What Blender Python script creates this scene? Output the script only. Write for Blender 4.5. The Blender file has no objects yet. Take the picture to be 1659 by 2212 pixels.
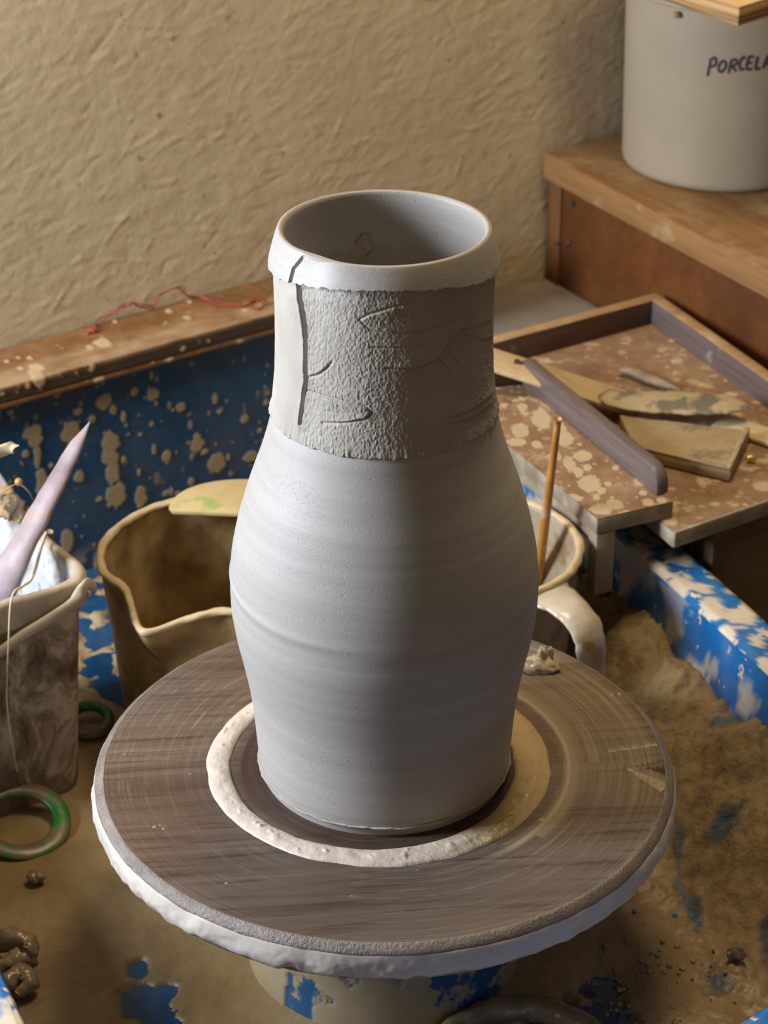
import bpy, bmesh, math, random
import numpy as np
from mathutils import Vector
random.seed(7)
S = bpy.context.scene
COL = S.collection
pi = math.pi
# ------------------------------------------------------------------ camera numbers and helpers to read points off the picture
TH = 0.5025978549927429
CAM = np.array([-0.00019, -1.22498778, 0.85664641])
FPX = 5000.0
def ray(x, y):
    a = (x-829.5)/FPX; b = (1106-y)/FPX
    return np.array([a, math.cos(TH)+b*math.sin(TH), -math.sin(TH)+b*math.cos(TH)])
def at(x, y, z):
    d = ray(x, y); return CAM + d*((z-CAM[2])/d[2])
def atn(x, y, n, c):
    d = ray(x, y); n = np.array([n[0], n[1], 0.0]); return CAM + d*((c-n@CAM)/(n@d))
def atcyl(x, y, cx, cy, r):
    d = ray(x, y); o = CAM-np.array([cx, cy, 0])
    A = d[0]**2+d[1]**2; B = 2*(o[0]*d[0]+o[1]*d[1]); Cc = o[0]**2+o[1]**2-r*r
    t = (-B-math.sqrt(max(B*B-4*A*Cc, 0)))/(2*A); return CAM+d*t
AW = math.radians(34.75)
DW = np.array([math.cos(AW), math.sin(AW)]); NW = np.array([-math.sin(AW), math.cos(AW)])
def uw(u, w, z=0.0):                       # wall aligned coordinates: u along the wall, w towards it
    return np.array([u*DW[0]+w*NW[0], u*DW[1]+w*NW[1], z])
def V3(p, z): return np.array([p[0], p[1], z])
# ------------------------------------------------------------------ numpy noise
def vnoise(x, y, seed=0):
    x = np.asarray(x, float); y = np.asarray(y, float)
    rng = np.random.default_rng(seed); G = rng.random((256, 256))
    xi = np.floor(x).astype(int); yi = np.floor(y).astype(int)
    fx = x-xi; fy = y-yi; fx = fx*fx*(3-2*fx); fy = fy*fy*(3-2*fy)
    g = lambda a, b: G[a % 256, b % 256]
    return (g(xi, yi)*(1-fx)+g(xi+1, yi)*fx)*(1-fy)+(g(xi, yi+1)*(1-fx)+g(xi+1, yi+1)*fx)*fy
def fbm(x, y, seed=0, o=4, gain=.5):
    s = 0; a = 1; t = 0
    for k in range(o):
        s = s+a*vnoise(x*2**k+k*17.3, y*2**k+k*9.1, seed+k); t += a; a *= gain
    return s/t
def sstep(a, b, x):
    t = np.clip((x-a)/(b-a), 0, 1); return t*t*(3-2*t)
# ------------------------------------------------------------------ objects
def link(o): COL.objects.link(o); return o
def thing(name, label, cat, loc=(0, 0, 0), group=None):
    o = bpy.data.objects.new(name, None); o.empty_display_size = .03; link(o); o.location = Vector([float(v) for v in loc])
    return tag(o, label, cat, group)
def tag(o, label, cat, group=None, kind=None):
    o['label'] = label; o['category'] = cat
    if group: o['group'] = group
    if kind: o['kind'] = kind
    return o
def wloc(p):
    l = Vector((0, 0, 0))
    while p is not None: l = l+p.location; p = p.parent
    return l
def mesh_obj(name, verts, faces, mat, parent=None, smooth=True, attrs=None, base=None):
    verts = np.asarray(verts, float).reshape(-1, 3)
    if parent is not None: org = np.array(wloc(parent))
    elif base is not None: org = np.array(base, float)
    else: org = np.zeros(3)
    v = verts-org
    me = bpy.data.meshes.new(name)
    if isinstance(faces, np.ndarray):
        nf, k = faces.shape
        me.vertices.add(len(v)); me.vertices.foreach_set('co', v.astype(np.float32).ravel())
        me.loops.add(nf*k); me.loops.foreach_set('vertex_index', faces.astype(np.int32).ravel())
        me.polygons.add(nf); me.polygons.foreach_set('loop_start', np.arange(0, nf*k, k, dtype=np.int32))
        me.polygons.foreach_set('loop_total', np.full(nf, k, dtype=np.int32))
        me.update(calc_edges=True); me.validate()
    else:
        me.from_pydata([tuple(p) for p in v], [], faces); me.update()
    for k_, arr in (attrs or {}).items():
        at_ = me.attributes.new(k_, 'FLOAT', 'POINT'); at_.data.foreach_set('value', np.asarray(arr, np.float32).ravel())
    me.polygons.foreach_set('use_smooth', np.full(len(me.polygons), smooth))
    me.materials.append(mat)
    o = bpy.data.objects.new(name, me); link(o)
    if parent is not None: o.parent = parent
    else: o.location = Vector(org)
    return o
def gridfaces(nu, nv, cu=False, cv=False, flip=False):
    U = np.arange(nu if cu else nu-1); W = np.arange(nv if cv else nv-1)
    I, J = np.meshgrid(U, W, indexing='ij'); I2 = (I+1) % nu; J2 = (J+1) % nv
    q = np.stack([I*nv+J, I2*nv+J, I2*nv+J2, I*nv+J2], -1).reshape(-1, 4)
    return q[:, ::-1].copy() if flip else q
def grid(name, P, mat, parent=None, cu=False, cv=False, flip=False, attrs=None, base=None, smooth=True):
    return mesh_obj(name, P.reshape(-1, 3), gridfaces(P.shape[0], P.shape[1], cu, cv, flip), mat, parent, smooth, attrs, base)
def bm_obj(name, bm, mat, parent=None, bevel=0.0, seg=2, base=None, smooth=True, jit=0.0, cuts=0):
    bmesh.ops.recalc_face_normals(bm, faces=bm.faces)
    if bevel > 0:
        es = [e for e in bm.edges if len(e.link_faces) == 2 and e.calc_face_angle(0) > .5]
        bmesh.ops.bevel(bm, geom=es, offset=bevel, segments=seg, profile=.5, affect='EDGES', clamp_overlap=True)
    if cuts: bmesh.ops.subdivide_edges(bm, edges=bm.edges, cuts=cuts, use_grid_fill=True)
    if jit:
        for v in bm.verts:
            c = v.co*40
            n = Vector((vnoise(c.x+c.z, c.y, 5)-.5, vnoise(c.y+c.x, c.z, 6)-.5, vnoise(c.z+c.y, c.x, 7)-.5))
            v.co += n*jit
    org = Vector(wloc(parent)) if parent is not None else Vector(base if base is not None else (0, 0, 0))
    bmesh.ops.translate(bm, verts=bm.verts, vec=-org)
    me = bpy.data.meshes.new(name); bm.to_mesh(me); bm.free()
    for p in me.polygons: p.use_smooth = smooth
    if smooth:
        try: me.set_sharp_from_angle(angle=math.radians(35))
        except Exception: pass
    me.materials.append(mat); o = bpy.data.objects.new(name, me); link(o)
    if parent is not None: o.parent = parent
    else: o.location = org
    return o
def add_hex(bm, lo, hi):                   # lo, hi: rings of points (same count), bottom and top
    a = [bm.verts.new([float(c) for c in p]) for p in lo]; b = [bm.verts.new([float(c) for c in p]) for p in hi]
    n = len(a)
    bm.faces.new(a[::-1]); bm.faces.new(b)
    for i in range(n): bm.faces.new((a[i], a[(i+1) % n], b[(i+1) % n], b[i]))
def prism(name, poly, z0, z1, mat, parent=None, bevel=.001, base=None, **k):
    bm = bmesh.new(); add_hex(bm, [V3(p, z0) for p in poly], [V3(p, z1) for p in poly])
    return bm_obj(name, bm, mat, parent, bevel, base=base, **k)
def frames(P):
    P = np.asarray(P, float); T = np.gradient(P, axis=0); T /= np.linalg.norm(T, axis=1)[:, None]
    up = np.array([0, 0, 1.0]) if abs(T[0][2]) < .9 else np.array([1.0, 0, 0])
    N = []
    n = up-T[0]*(up@T[0]); n /= np.linalg.norm(n)
    for t in T:
        n = n-t*(n@t); n /= np.linalg.norm(n); N.append(n)
    N = np.array(N); B = np.cross(T, N); return T, N, B
def resample(P, n):
    P = np.asarray(P, float); k = len(P)
    if k == 2: return P[0]+(P[1]-P[0])*np.linspace(0, 1, n)[:, None]
    Q = np.vstack([2*P[0]-P[1], P, 2*P[-1]-P[-2]]); out = []
    for t in np.linspace(0, k-1-1e-9, n):
        i = int(t); f = t-i; a, b, c, d = Q[i:i+4]
        out.append(.5*((2*b)+(c-a)*f+(2*a-5*b+4*c-d)*f*f+(3*b-a-3*c+d)*f**3))
    return np.array(out)
def tube(name, P, r, mat, parent=None, n=40, ns=10, base=None, wid=None, side=None, lump=0.0, seed=0):
    """tube along P; r radius (number or list); wid = half width along `side` for flat sections"""
    P = resample(P, n); T, N, B = frames(P)
    rr = np.interp(np.linspace(0, 1, n), np.linspace(0, 1, len(r)), r) if hasattr(r, '__len__') else np.full(n, r)
    ww = rr if wid is None else (np.interp(np.linspace(0, 1, n), np.linspace(0, 1, len(wid)), wid) if hasattr(wid, '__len__') else np.full(n, wid))
    if side is not None:
        s = np.asarray(side, float); B = s-T*(T@s)[:, None]; B /= np.linalg.norm(B, axis=1)[:, None]; N = np.cross(B, T)
    a = np.linspace(0, 2*pi, ns, endpoint=False)
    k = np.ones((n, ns))
    if lump: k = 1+lump*(fbm(np.arange(n)[:, None]*.35+0*a, np.cos(a)[None]*2+3, seed, 3)-.5)*2
    G = P[:, None]+(N[:, None]*np.sin(a)[None, :, None]*(rr[:, None]*k)[..., None])+(B[:, None]*np.cos(a)[None, :, None]*(ww[:, None]*k)[..., None])
    V = np.vstack([G.reshape(-1, 3), P[:1], P[-1:]]); F = [tuple(q) for q in gridfaces(n, ns, False, True)]
    for j in range(ns):
        F.append((n*ns, (j+1) % ns, j)); F.append((n*ns+1, (n-1)*ns+j, (n-1)*ns+(j+1) % ns))
    return mesh_obj(name, V, F, mat, parent, True, None, base)
def lathe_pts(prof, na, cx=0, cy=0, fr=None):
    a = np.linspace(0, 2*pi, na, endpoint=False); prof = np.asarray(prof, float)
    R = np.repeat(prof[None, :, 0], na, 0); Z = np.repeat(prof[None, :, 1], na, 0); A = np.repeat(a[:, None], len(prof), 1)
    if fr: R, Z = fr(A, R, Z)
    return np.stack([cx+R*np.cos(A), cy+R*np.sin(A), Z], -1)
def blob(name, c, rad, mat, parent=None, seed=0, amp=.35, base=None, n=24, freq=2.2, floor=None):
    t = np.linspace(0.001, pi-.001, n); a = np.linspace(0, 2*pi, 2*n, endpoint=False)
    T, A = np.meshgrid(t, a, indexing='ij'); D = np.stack([np.sin(T)*np.cos(A), np.sin(T)*np.sin(A), np.cos(T)], -1)
    k = 1+amp*(fbm(D[..., 0]*freq+D[..., 2]*1.3+5, D[..., 1]*freq-D[..., 2]*.9+5, seed, 4)-.5)*2
    P = np.array(c)+D*k[..., None]*np.array(rad)
    if floor is not None: P[..., 2] = np.maximum(P[..., 2], floor)
    return grid(name, P, mat, parent, False, True, True, base=base)
# ------------------------------------------------------------------ materials
class NM:
    def __init__(s, name):
        s.m = bpy.data.materials.new(name); s.m.use_nodes = True; s.t = s.m.node_tree; s.n = s.t.nodes
        s.b = s.n['Principled BSDF']; s.tc = s.n.new('ShaderNodeTexCoord')
        s.o = s.tc.outputs['Object']
    def L(s, a, b): s.t.links.new(a, b)
    def map(s, scale=(1, 1, 1), rz=0, loc=(0, 0, 0), rot=None):
        m = s.n.new('ShaderNodeMapping'); m.inputs['Scale'].default_value = scale; m.inputs['Rotation'].default_value = rot or (0, 0, rz); m.inputs['Location'].default_value = loc
        # rotate first, scale after
        r = s.n.new('ShaderNodeMapping'); r.inputs['Rotation'].default_value = rot or (0, 0, rz); r.inputs['Location'].default_value = loc
        m.inputs['Rotation'].default_value = (0, 0, 0); m.inputs['Location'].default_value = (0, 0, 0)
        s.L(s.o, r.inputs['Vector']); s.L(r.outputs[0], m.inputs['Vector']); return m.outputs[0]
    def noise(s, scale, detail=4, rough=.55, vec=None, dist=0):
        n = s.n.new('ShaderNodeTexNoise'); n.inputs['Scale'].default_value = scale; n.inputs['Detail'].default_value = detail
        n.inputs['Roughness'].default_value = rough; n.inputs['Distortion'].default_value = dist
        s.L(vec if vec is not None else s.o, n.inputs['Vector']); return n.outputs['Fac']
    def voro(s, scale, vec=None, feature='F1', rnd=1):
        n = s.n.new('ShaderNodeTexVoronoi'); n.feature = feature; n.inputs['Scale'].default_value = scale; n.inputs['Randomness'].default_value = rnd
        s.L(vec if vec is not None else s.o, n.inputs['Vector']); return n.outputs['Distance']
    def attr(s, name):
        n = s.n.new('ShaderNodeAttribute'); n.attribute_name = name; return n.outputs['Fac']
    def ramp(s, fac, stops, interp='LINEAR'):
        n = s.n.new('ShaderNodeValToRGB'); e = n.color_ramp.elements; n.color_ramp.interpolation = interp
        while len(e) < len(stops): e.new(.5)
        for el, (p, c) in zip(e, stops):
            el.position = p; el.color = (c, c, c, 1) if not hasattr(c, '__len__') else (*c, 1)
        s.L(fac, n.inputs['Fac']); return n.outputs['Color']
    def mix(s, fac, a, b, mode='MIX'):
        n = s.n.new('ShaderNodeMix'); n.data_type = 'RGBA'; n.blend_type = mode
        for sock, v in ((n.inputs[0], fac), (n.inputs[6], a), (n.inputs[7], b)):
            if hasattr(v, 'links') or hasattr(v, 'is_linked'): s.L(v, sock)
            elif hasattr(v, '__len__'): sock.default_value = (*v, 1)
            else: sock.default_value = v if sock.type == 'VALUE' else (v, v, v, 1)
        return n.outputs[2]
    def math(s, op, a, b=None, clamp=False):
        n = s.n.new('ShaderNodeMath'); n.operation = op; n.use_clamp = clamp
        for sock, v in ((n.inputs[0], a), (n.inputs[1], b)):
            if v is None: continue
            if hasattr(v, 'is_linked'): s.L(v, sock)
            else: sock.default_value = v
        return n.outputs[0]
    def bump(s, h, strength, dist=.001, prev=None):
        n = s.n.new('ShaderNodeBump'); n.inputs['Strength'].default_value = strength; n.inputs['Distance'].default_value = dist
        s.L(h, n.inputs['Height'])
        if prev is not None: s.L(prev, n.inputs['Normal'])
        return n.outputs['Normal']
    def out(s, col=None, rough=None, normal=None, spec=None, metal=None, coat=None, sss=None):
        for key, v in (('Base Color', col), ('Roughness', rough), ('Specular IOR Level', spec), ('Metallic', metal), ('Coat Weight', coat)):
            if v is None: continue
            k = s.b.inputs[key]
            if hasattr(v, 'is_linked'): s.L(v, k)
            elif hasattr(v, '__len__'): k.default_value = (*v, 1)
            else: k.default_value = v
        if normal is not None: s.L(normal, s.b.inputs['Normal'])
        return s.m
def simple(name, a, b, scale=40, rough=.6, bs=.3, bscale=None, bd=.001, spec=.5, c=None, cscale=15, clo=.55, chi=.68):
    m = NM(name); col = m.ramp(m.noise(scale, 5, .6), [(.3, a), (.7, b)])
    if c is not None: col = m.mix(m.ramp(m.noise(cscale, 6, .6), [(clo, 0), (chi, 1)]), col, c)
    return m.out(col, rough, m.bump(m.noise(bscale or scale*4, 4, .6), bs, bd), spec)
def wood(name, a, b, rz, dust=None, dlo=.5, dhi=.7, dscale=20, rough=.6, gs=55, stretch=.06, rot=None, bs=.25, c=None):
    m = NM(name); v = m.map((stretch, 1, 1), rz, rot=rot)
    g = m.noise(gs, 7, .65, v, .6); col = m.ramp(g, [(.3, a), (.5, tuple((x+y)/2 for x, y in zip(a, b))), (.72, b)])
    g2 = m.noise(gs*5, 3, .6, v); col = m.mix(m.ramp(g2, [(.45, 0), (.75, .35)]), col, tuple(x*.45 for x in a))
    if c is not None: col = m.mix(m.ramp(m.noise(7, 5, .6), [(.42, 0), (.6, .8)]), col, c)
    if dust is not None: col = m.mix(m.ramp(m.noise(dscale, 8, .65), [(dlo, 0), (dhi, 1)]), col, dust)
    return m.out(col, rough, m.bump(g, bs, .0008), .35)
def splat(name, base_a, base_b, clay, rough_b=.35, rough_c=.6, sc=18, extra=None, elo=.56, ehi=.6, escale=60, haze=.3, bs=.4):
    """base coloured surface whose dried clay marks follow the mesh attribute 'mask'"""
    m = NM(name); col = m.ramp(m.noise(sc, 6, .6), [(.3, base_a), (.7, base_b)])
    k = m.attr('mask')
    hz = m.ramp(m.noise(sc*1.5, 8, .7), [(.45, 0), (.75, haze)]); col = m.mix(hz, col, clay)
    fac = k
    if extra: fac = m.math('MAXIMUM', k, m.ramp(m.noise(escale, 6, .6), [(elo, 0), (ehi, 1)]))
    cl = m.mix(m.noise(90, 5), tuple(x*.8 for x in clay), tuple(min(x*1.15, 1) for x in clay))
    col2 = m.mix(fac, col, cl); r = m.mix(fac, rough_b, rough_c)
    n = m.bump(fac, bs, .0008); n = m.bump(m.noise(220, 3), .12, .0006, n)
    return m.out(col2, r, n, .5)
CLAY = (.43, .40, .375); TAN = (.42, .30, .17); CREAM = (.55, .43, .28)
BL1 = (.003, .042, .12); BL2 = (.006, .075, .19)
# vase clay ---------------------------------------------------------
m = NM('leather_hard_clay')
v1 = m.map((.35, .35, 14))
col = m.ramp(m.noise(9, 5, .5, v1), [(.3, (.365, .34, .32)), (.7, (.44, .415, .395))])
col = m.mix(m.ramp(m.noise(1400, 2, .5), [(.35, .35), (.5, 0)]), col, (.25, .225, .2))
streak = m.noise(26, 4, .6, v1)
pits = m.ramp(m.noise(620, 2, .6), [(.30, 0), (.37, 1)])
zone = m.ramp(m.noise(16, 3, .5, m.map((1, 1, 2.2))), [(.42, 0), (.62, 1)])
ph = m.mix(zone, 1, pits)
n1 = m.bump(streak, .07, .0010); n1 = m.bump(ph, .5, .0006, n1); n1 = m.bump(m.noise(1100, 3, .6), .10, .0005, n1)
M_CLAY = m.out(col, .52, n1, .42)
m = NM('textured_slab_clay')
col = m.ramp(m.noise(40, 5, .5), [(.3, (.345, .31, .27)), (.7, (.42, .385, .345))])
M_SLAB = m.out(col, .7, m.bump(m.noise(1500, 4, .6), .22, .0006), .3)
m = NM('vase_inside_clay'); 
M_INSIDE = m.out(m.ramp(m.noise(30, 5), [(.3, (.33, .305, .285)), (.7, (.40, .375, .355))]), .55, m.bump(m.noise(60, 4, .6, m.map((.4, .4, 6))), .15, .001), .4)
# bat wood ----------------------------------------------------------
m = NM('turned_bat_wood')
g = m.noise(60, 8, .65, m.map((.05, 1, 1), math.radians(-6)), .5)
col = m.ramp(g, [(.32, (.060, .033, .021)), (.5, (.115, .072, .049)), (.68, (.165, .112, .08))])
col = m.mix(m.ramp(m.noise(5, 4, .6), [(.4, 0), (.62, .65)]), col, (.105, .085, .07))
sep = m.n.new('ShaderNodeSeparateXYZ'); m.L(m.o, sep.inputs[0])
rad = m.math('POWER', m.math('ADD', m.math('POWER', sep.outputs[0], 2.0), m.math('POWER', sep.outputs[1], 2.0)), .5)
cmb = m.n.new('ShaderNodeCombineXYZ'); m.L(rad, cmb.inputs[0]); wob = m.noise(14, 3); m.L(m.math('MULTIPLY', wob, .012), cmb.inputs[1])
rings = m.noise(420, 5, .7, cmb.outputs[0]); 
dustf = m.math('MULTIPLY', m.ramp(rings, [(.50, 0), (.70, 1)]), m.ramp(m.noise(7, 3), [(.35, .04), (.65, .42)]))
pore = m.noise(260, 4, .6, m.map((.045, 1, 1), math.radians(-6))); col = m.mix(m.ramp(pore, [(.53, 0), (.66, .75)]), col, (.045, .027, .018))
col = m.mix(dustf, col, (.36, .29, .215))
col = m.mix(m.math('MULTIPLY', m.attr('mask'), .85), col, (.42, .34, .235))
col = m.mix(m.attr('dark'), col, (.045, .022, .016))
h = m.mix(.5, g, rings)
M_BAT = m.out(col, m.ramp(rings, [(.35, .42), (.65, .62)]), m.bump(h, .35, .0006), .4)
m = NM('wet_bat_edge')
col = m.ramp(m.noise(50, 6, .6, m.map((1, 1, 4))), [(.3, (.16, .125, .105)), (.7, (.27, .23, .20))])
M_EDGE = m.out(col, .30, m.bump(m.noise(520, 4, .65), .8, .0014), .6)
m = NM('wet_white_slip')
col = m.ramp(m.noise(25, 5, .5), [(.3, (.56, .49, .43)), (.7, (.66, .60, .54))])
M_SLIP = m.out(col, .30, m.bump(m.noise(90, 4, .5), .25, .0015), .5)
m = NM('warm_lit_wet_slip')
wet = m.ramp(m.attr('wet'), [(0, (.62, .52, .43)), (1, (.46, .34, .185))])  # yellow of the warm light painted into the colour of the wet side
M_SLIPR = m.out(wet, m.ramp(m.attr('wet'), [(0, .45), (1, .13)]), m.bump(m.noise(130, 5, .6), .5, .0020), .6)
# room and furniture
m = NM('limewashed_plaster')
col = m.ramp(m.noise(5, 6, .6), [(.3, (.50, .40, .265)), (.7, (.60, .495, .345))])
col = m.mix(m.ramp(m.noise(34, 5, .65), [(.6, 0), (.72, .55)]), col, (.34, .25, .15))
col = m.mix(m.ramp(m.noise(70, 2, .5), [(.70, 0), (.76, .7)]), col, (.20, .13, .075))
M_WALL = m.out(col, .82, m.bump(m.noise(260, 5, .6), .25, .001), .25)
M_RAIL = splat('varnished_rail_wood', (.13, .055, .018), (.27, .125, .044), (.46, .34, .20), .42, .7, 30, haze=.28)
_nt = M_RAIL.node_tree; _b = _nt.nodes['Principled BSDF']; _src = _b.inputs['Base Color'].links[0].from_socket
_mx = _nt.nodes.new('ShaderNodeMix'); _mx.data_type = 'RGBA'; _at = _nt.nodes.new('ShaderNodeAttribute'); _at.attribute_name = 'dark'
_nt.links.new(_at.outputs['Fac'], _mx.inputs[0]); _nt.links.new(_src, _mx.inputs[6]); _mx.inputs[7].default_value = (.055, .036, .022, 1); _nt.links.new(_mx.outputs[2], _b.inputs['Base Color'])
M_CAB = wood('orange_plank_wood', (.110, .034, .007), (.180, .062, .014), math.radians(-59), None, rough=.5, gs=30, bs=.12, c=(.085, .026, .007))
M_CABTOP = wood('dusty_plank_wood', (.17, .080, .028), (.29, .155, .058), math.radians(59), (.36, .25, .135), .5, .72, 13, .6)
M_CABEDGE = wood('plank_edge_wood', (.22, .105, .035), (.36, .19, .07), math.radians(59), (.42, .32, .20), .58, .75, 30, .6)
M_STILE = wood('dark_stile_wood', (.12, .045, .014), (.19, .078, .024), 0, None, rot=(0, pi/2, 0), gs=35)
M_PLY = wood('birch_plywood', (.55, .36, .16), (.72, .52, .26), math.radians(59), None, rough=.55, gs=30)
m = NM('plywood_edge'); z = m.map((.02, .02, 1))
M_PLYE = m.out(m.ramp(m.noise(190, 2, .6, z), [(.35, (.13, .065, .025)), (.5, (.40, .24, .10)), (.62, (.55, .36, .18))]), .6, None, .3)
M_BUCK = simple('white_bucket_plastic', (.34, .275, .19), (.385, .315, .225), 9, .5, .05, 60, .001, .4, (.32, .265, .19), 14, .5, .75)
M_INK = simple('black_marker_ink', (.03, .026, .03), (.05, .045, .05), 60, .5, .05)
M_TRAYF = splat('clay_spotted_tray_floor', (.20, .105, .058), (.30, .175, .10), (.50, .385, .24), .5, .65, 25, True, .57, .66, 45, .45)
M_TRAYW = wood('tray_rim_wood', (.055, .03, .02), (.12, .065, .045), math.radians(-34), (.30, .22, .16), .62, .8, 22, .45)
M_TRAYT = wood('pale_rim_top_wood', (.30, .175, .085), (.46, .30, .155), math.radians(-34), (.52, .40, .26), .52, .7, 20, .6)  # paler wood colour for the upward faces of the rims
M_TRAYR = wood('purple_stained_rim_wood', (.10, .072, .066), (.20, .155, .15), math.radians(65), (.44, .38, .35), .6, .72, 24, .38)
M_TRAYE = simple('clayed_board_edge', (.20, .155, .105), (.33, .265, .19), 30, .6, .4, 120, .001, .4, (.45, .38, .30), 40, .5, .7)
M_BENCH = simple('dusty_bench_top', (.14, .115, .09), (.21, .18, .14), 14, .8, .3, 80, .001, .3, (.30, .25, .185), 9, .5, .7)
M_BENCHF = wood('brown_bench_panel', (.085, .048, .024), (.14, .085, .045), math.radians(-34), (.20, .14, .085), .5, .8, 6, .6)
M_LATH = wood('pale_lath_wood', (.50, .37, .20), (.60, .46, .27), math.radians(25), (.52, .42, .28), .5, .7, 20, .6, bs=.1)
M_CLAYTAN = simple('dried_tan_clay', (.33, .245, .135), (.45, .35, .21), 30, .75, .3, 150, .001, .3, (.24, .19, .125), 28, .55, .63)
M_PADDLE = simple('clay_caked_paddle', (.36, .27, .15), (.44, .34, .195), 30, .7, .4, 120, .0012, .3, (.16, .14, .10), 38, .5, .58)
M_DSTICK = simple('clay_dusted_dark_wood', (.14, .09, .055), (.36, .27, .19), 40, .65, .3, 200, .001, .3)
M_BRASS = NM('brass').out((.72, .56, .14), .35, None, .5, .8)
M_DARK = simple('black_iron', (.02, .017, .015), (.05, .04, .035), 80, .6, .2)
M_PAN = splat('blue_pan_plastic', BL1, BL2, (.36, .285, .17), .33, .6, 16, haze=.14)
M_PANR = splat('blue_rim_plastic', (.010, .125, .36), (.016, .175, .46), (.64, .55, .42), .26, .5, 20, True, .60, .62, 62, .10)
M_HUB = splat('blue_hub_paint', (.006, .06, .16), (.01, .085, .2), (.34, .265, .16), .35, .5, 20, True, .52, .55, 30, .1)
M_SLURRY = None
m = NM('wet_clay_slurry')
col = m.ramp(m.noise(11, 7, .6), [(.3, (.19, .122, .052)), (.55, (.285, .195, .092)), (.75, (.36, .262, .14))])
col = m.mix(m.ramp(m.noise(60, 6, .7), [(.58, 0), (.78, .6)]), col, (.15, .095, .045))
M_SLURRY = m.out(col, m.ramp(m.noise(8, 4), [(.4, .26), (.6, .5)]), m.bump(m.noise(75, 6, .6), .45, .004), .5)
M_JUG = simple('clay_stained_jug', (.15, .085, .027), (.46, .33, .155), 36, .38, .3, 70, .0015, .5, (.34, .26, .175), 26, .58, .66)
M_JUGR = simple('cream_jug_lip', (.48, .36, .20), (.58, .45, .27), 40, .45, .2, 120, .001)
m = NM('pale_jug_plastic')
col = m.ramp(m.noise(20, 5, .6), [(.3, (.33, .25, .16)), (.7, (.46, .38, .28))])
col = m.mix(m.ramp(m.noise(28, 6, .6), [(.5, 0), (.6, .85)]), col, (.22, .135, .06))
M_JUG2 = m.out(col, .33, m.bump(m.noise(80, 4), .25, .0015), .5)
M_HANDLE = simple('slip_coated_handle', (.46, .37, .26), (.60, .52, .43), 30, .24, .25, 100, .0015, .6, (.36, .25, .12), 36, .55, .65)
M_RIB = simple('greenish_yellow_rib', (.46, .34, .16), (.56, .43, .22), 25, .55, .15, 100, .001, .4, (.26, .36, .10), 34, .54, .64)
M_STICK = simple('orange_lacquered_wood', (.42, .19, .03), (.58, .29, .06), 60, .35, .2, 200, .001, .5, (.50, .38, .32), 30, .52, .66)
m = NM('clay_smeared_pail')
white = m.ramp(m.noise(30, 6, .6), [(.35, (.46, .46, .49)), (.7, (.60, .60, .63))])
cl = m.ramp(m.noise(30, 8, .68, m.map((1, 1, .40), rot=(.5, .3, 0)), .8), [(.40, (.11, .07, .042)), (.50, (.27, .19, .125)), (.60, (.54, .45, .36))])
sp = m.ramp(m.noise(70, 3, .5), [(.66, 0), (.7, .8)])
white = m.mix(sp, white, (.25, .18, .12))
cl = m.mix(m.math('MULTIPLY', m.attr('dry'), .75), cl, m.ramp(m.noise(40, 6, .6), [(.3, (.34, .275, .19)), (.7, (.50, .42, .32))]))
M_PAIL = m.out(m.mix(m.attr('mask'), white, cl), .5, m.bump(m.noise(60, 6, .6), .4, .002), .4)
M_BAIL = simple('clayed_plastic_strap', (.36, .28, .18), (.50, .41, .29), 40, .5, .3, 120, .001)
M_KNIFE = simple('slip_dusted_wood', (.25, .18, .185), (.36, .30, .32), 40, .5, .25, 200, .001, .4, (.40, .20, .14), 26, .57, .7)
M_CHUNK = simple('splintered_wood', (.22, .13, .055), (.42, .28, .14), 50, .7, .6, 200, .002, .3, (.07, .045, .025), 35, .55, .62)
M_CORD = simple('pale_cord', (.50, .40, .26), (.62, .52, .38), 100, .8, .2)
M_RED = simple('red_thread_fibre', (.22, .03, .02), (.34, .06, .04), 100, .8, .2)
M_GREEN = simple('green_plastic', (.01, .12, .012), (.02, .22, .03), 20, .35, .15, 80, .001, .5, (.17, .115, .07), 22, .45, .54)
M_SCRAP = simple('wet_brown_clay', (.17, .115, .06), (.27, .195, .11), 60, .25, .4, 160, .002, .6)
M_LUMP = simple('glossy_clay_lump', (.44, .35, .21), (.64, .56, .45), 60, .12, .3, 160, .002, .6)
M_HEAD = simple('grey_wheel_metal', (.22, .20, .185), (.32, .295, .27), 60, .45, .3, 200, .001, .5, (.40, .34, .27), 40, .5, .6)

# ================================================================== VASE
ZK = [0, .0065, .0066, .012, .03, .05, .065, .08, .1, .12, .14, .16, .18, .2, .215, .225, .235, .245, .255, .265, .28, .3, .32, .3675]
RK = [.0779, .0792, .0798, .0802, .0814, .0831, .0848, .0875, .0914, .0943, .0949, .0929, .0886, .0828, .0775, .0737, .0707, .0681, .0660, .0640, .0615, .0603, .0598, .0592]
vase = thing('vase', 'tall grey unfired clay vase with rough slab collar standing on the wooden bat', 'vase', (0, 0, 0))
zs = np.concatenate([np.linspace(0, .0064, 6), [.0066], np.linspace(.008, .366, 260)])
from_r = np.interp(zs, ZK, RK)
ker = np.ones(9)/9
sm = np.convolve(np.pad(from_r, 4, mode='edge'), ker, 'valid'); from_r[12:] = sm[12:]
outer = [(r, z) for r, z in zip(from_r, zs)]
inner = [(max(np.interp(z, ZK, RK)-.0027-.0031*float(sstep(.362, .31, z)), .02), z) for z in np.linspace(.360, .012, 70)]
inner += [(.05, .0105), (.02, .010), (.0008, .010)]
lip = [(.0594, .3672), (.0589, .3676), (.0578, .3676), (.0569, .3669), (.0565, .365)]
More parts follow.
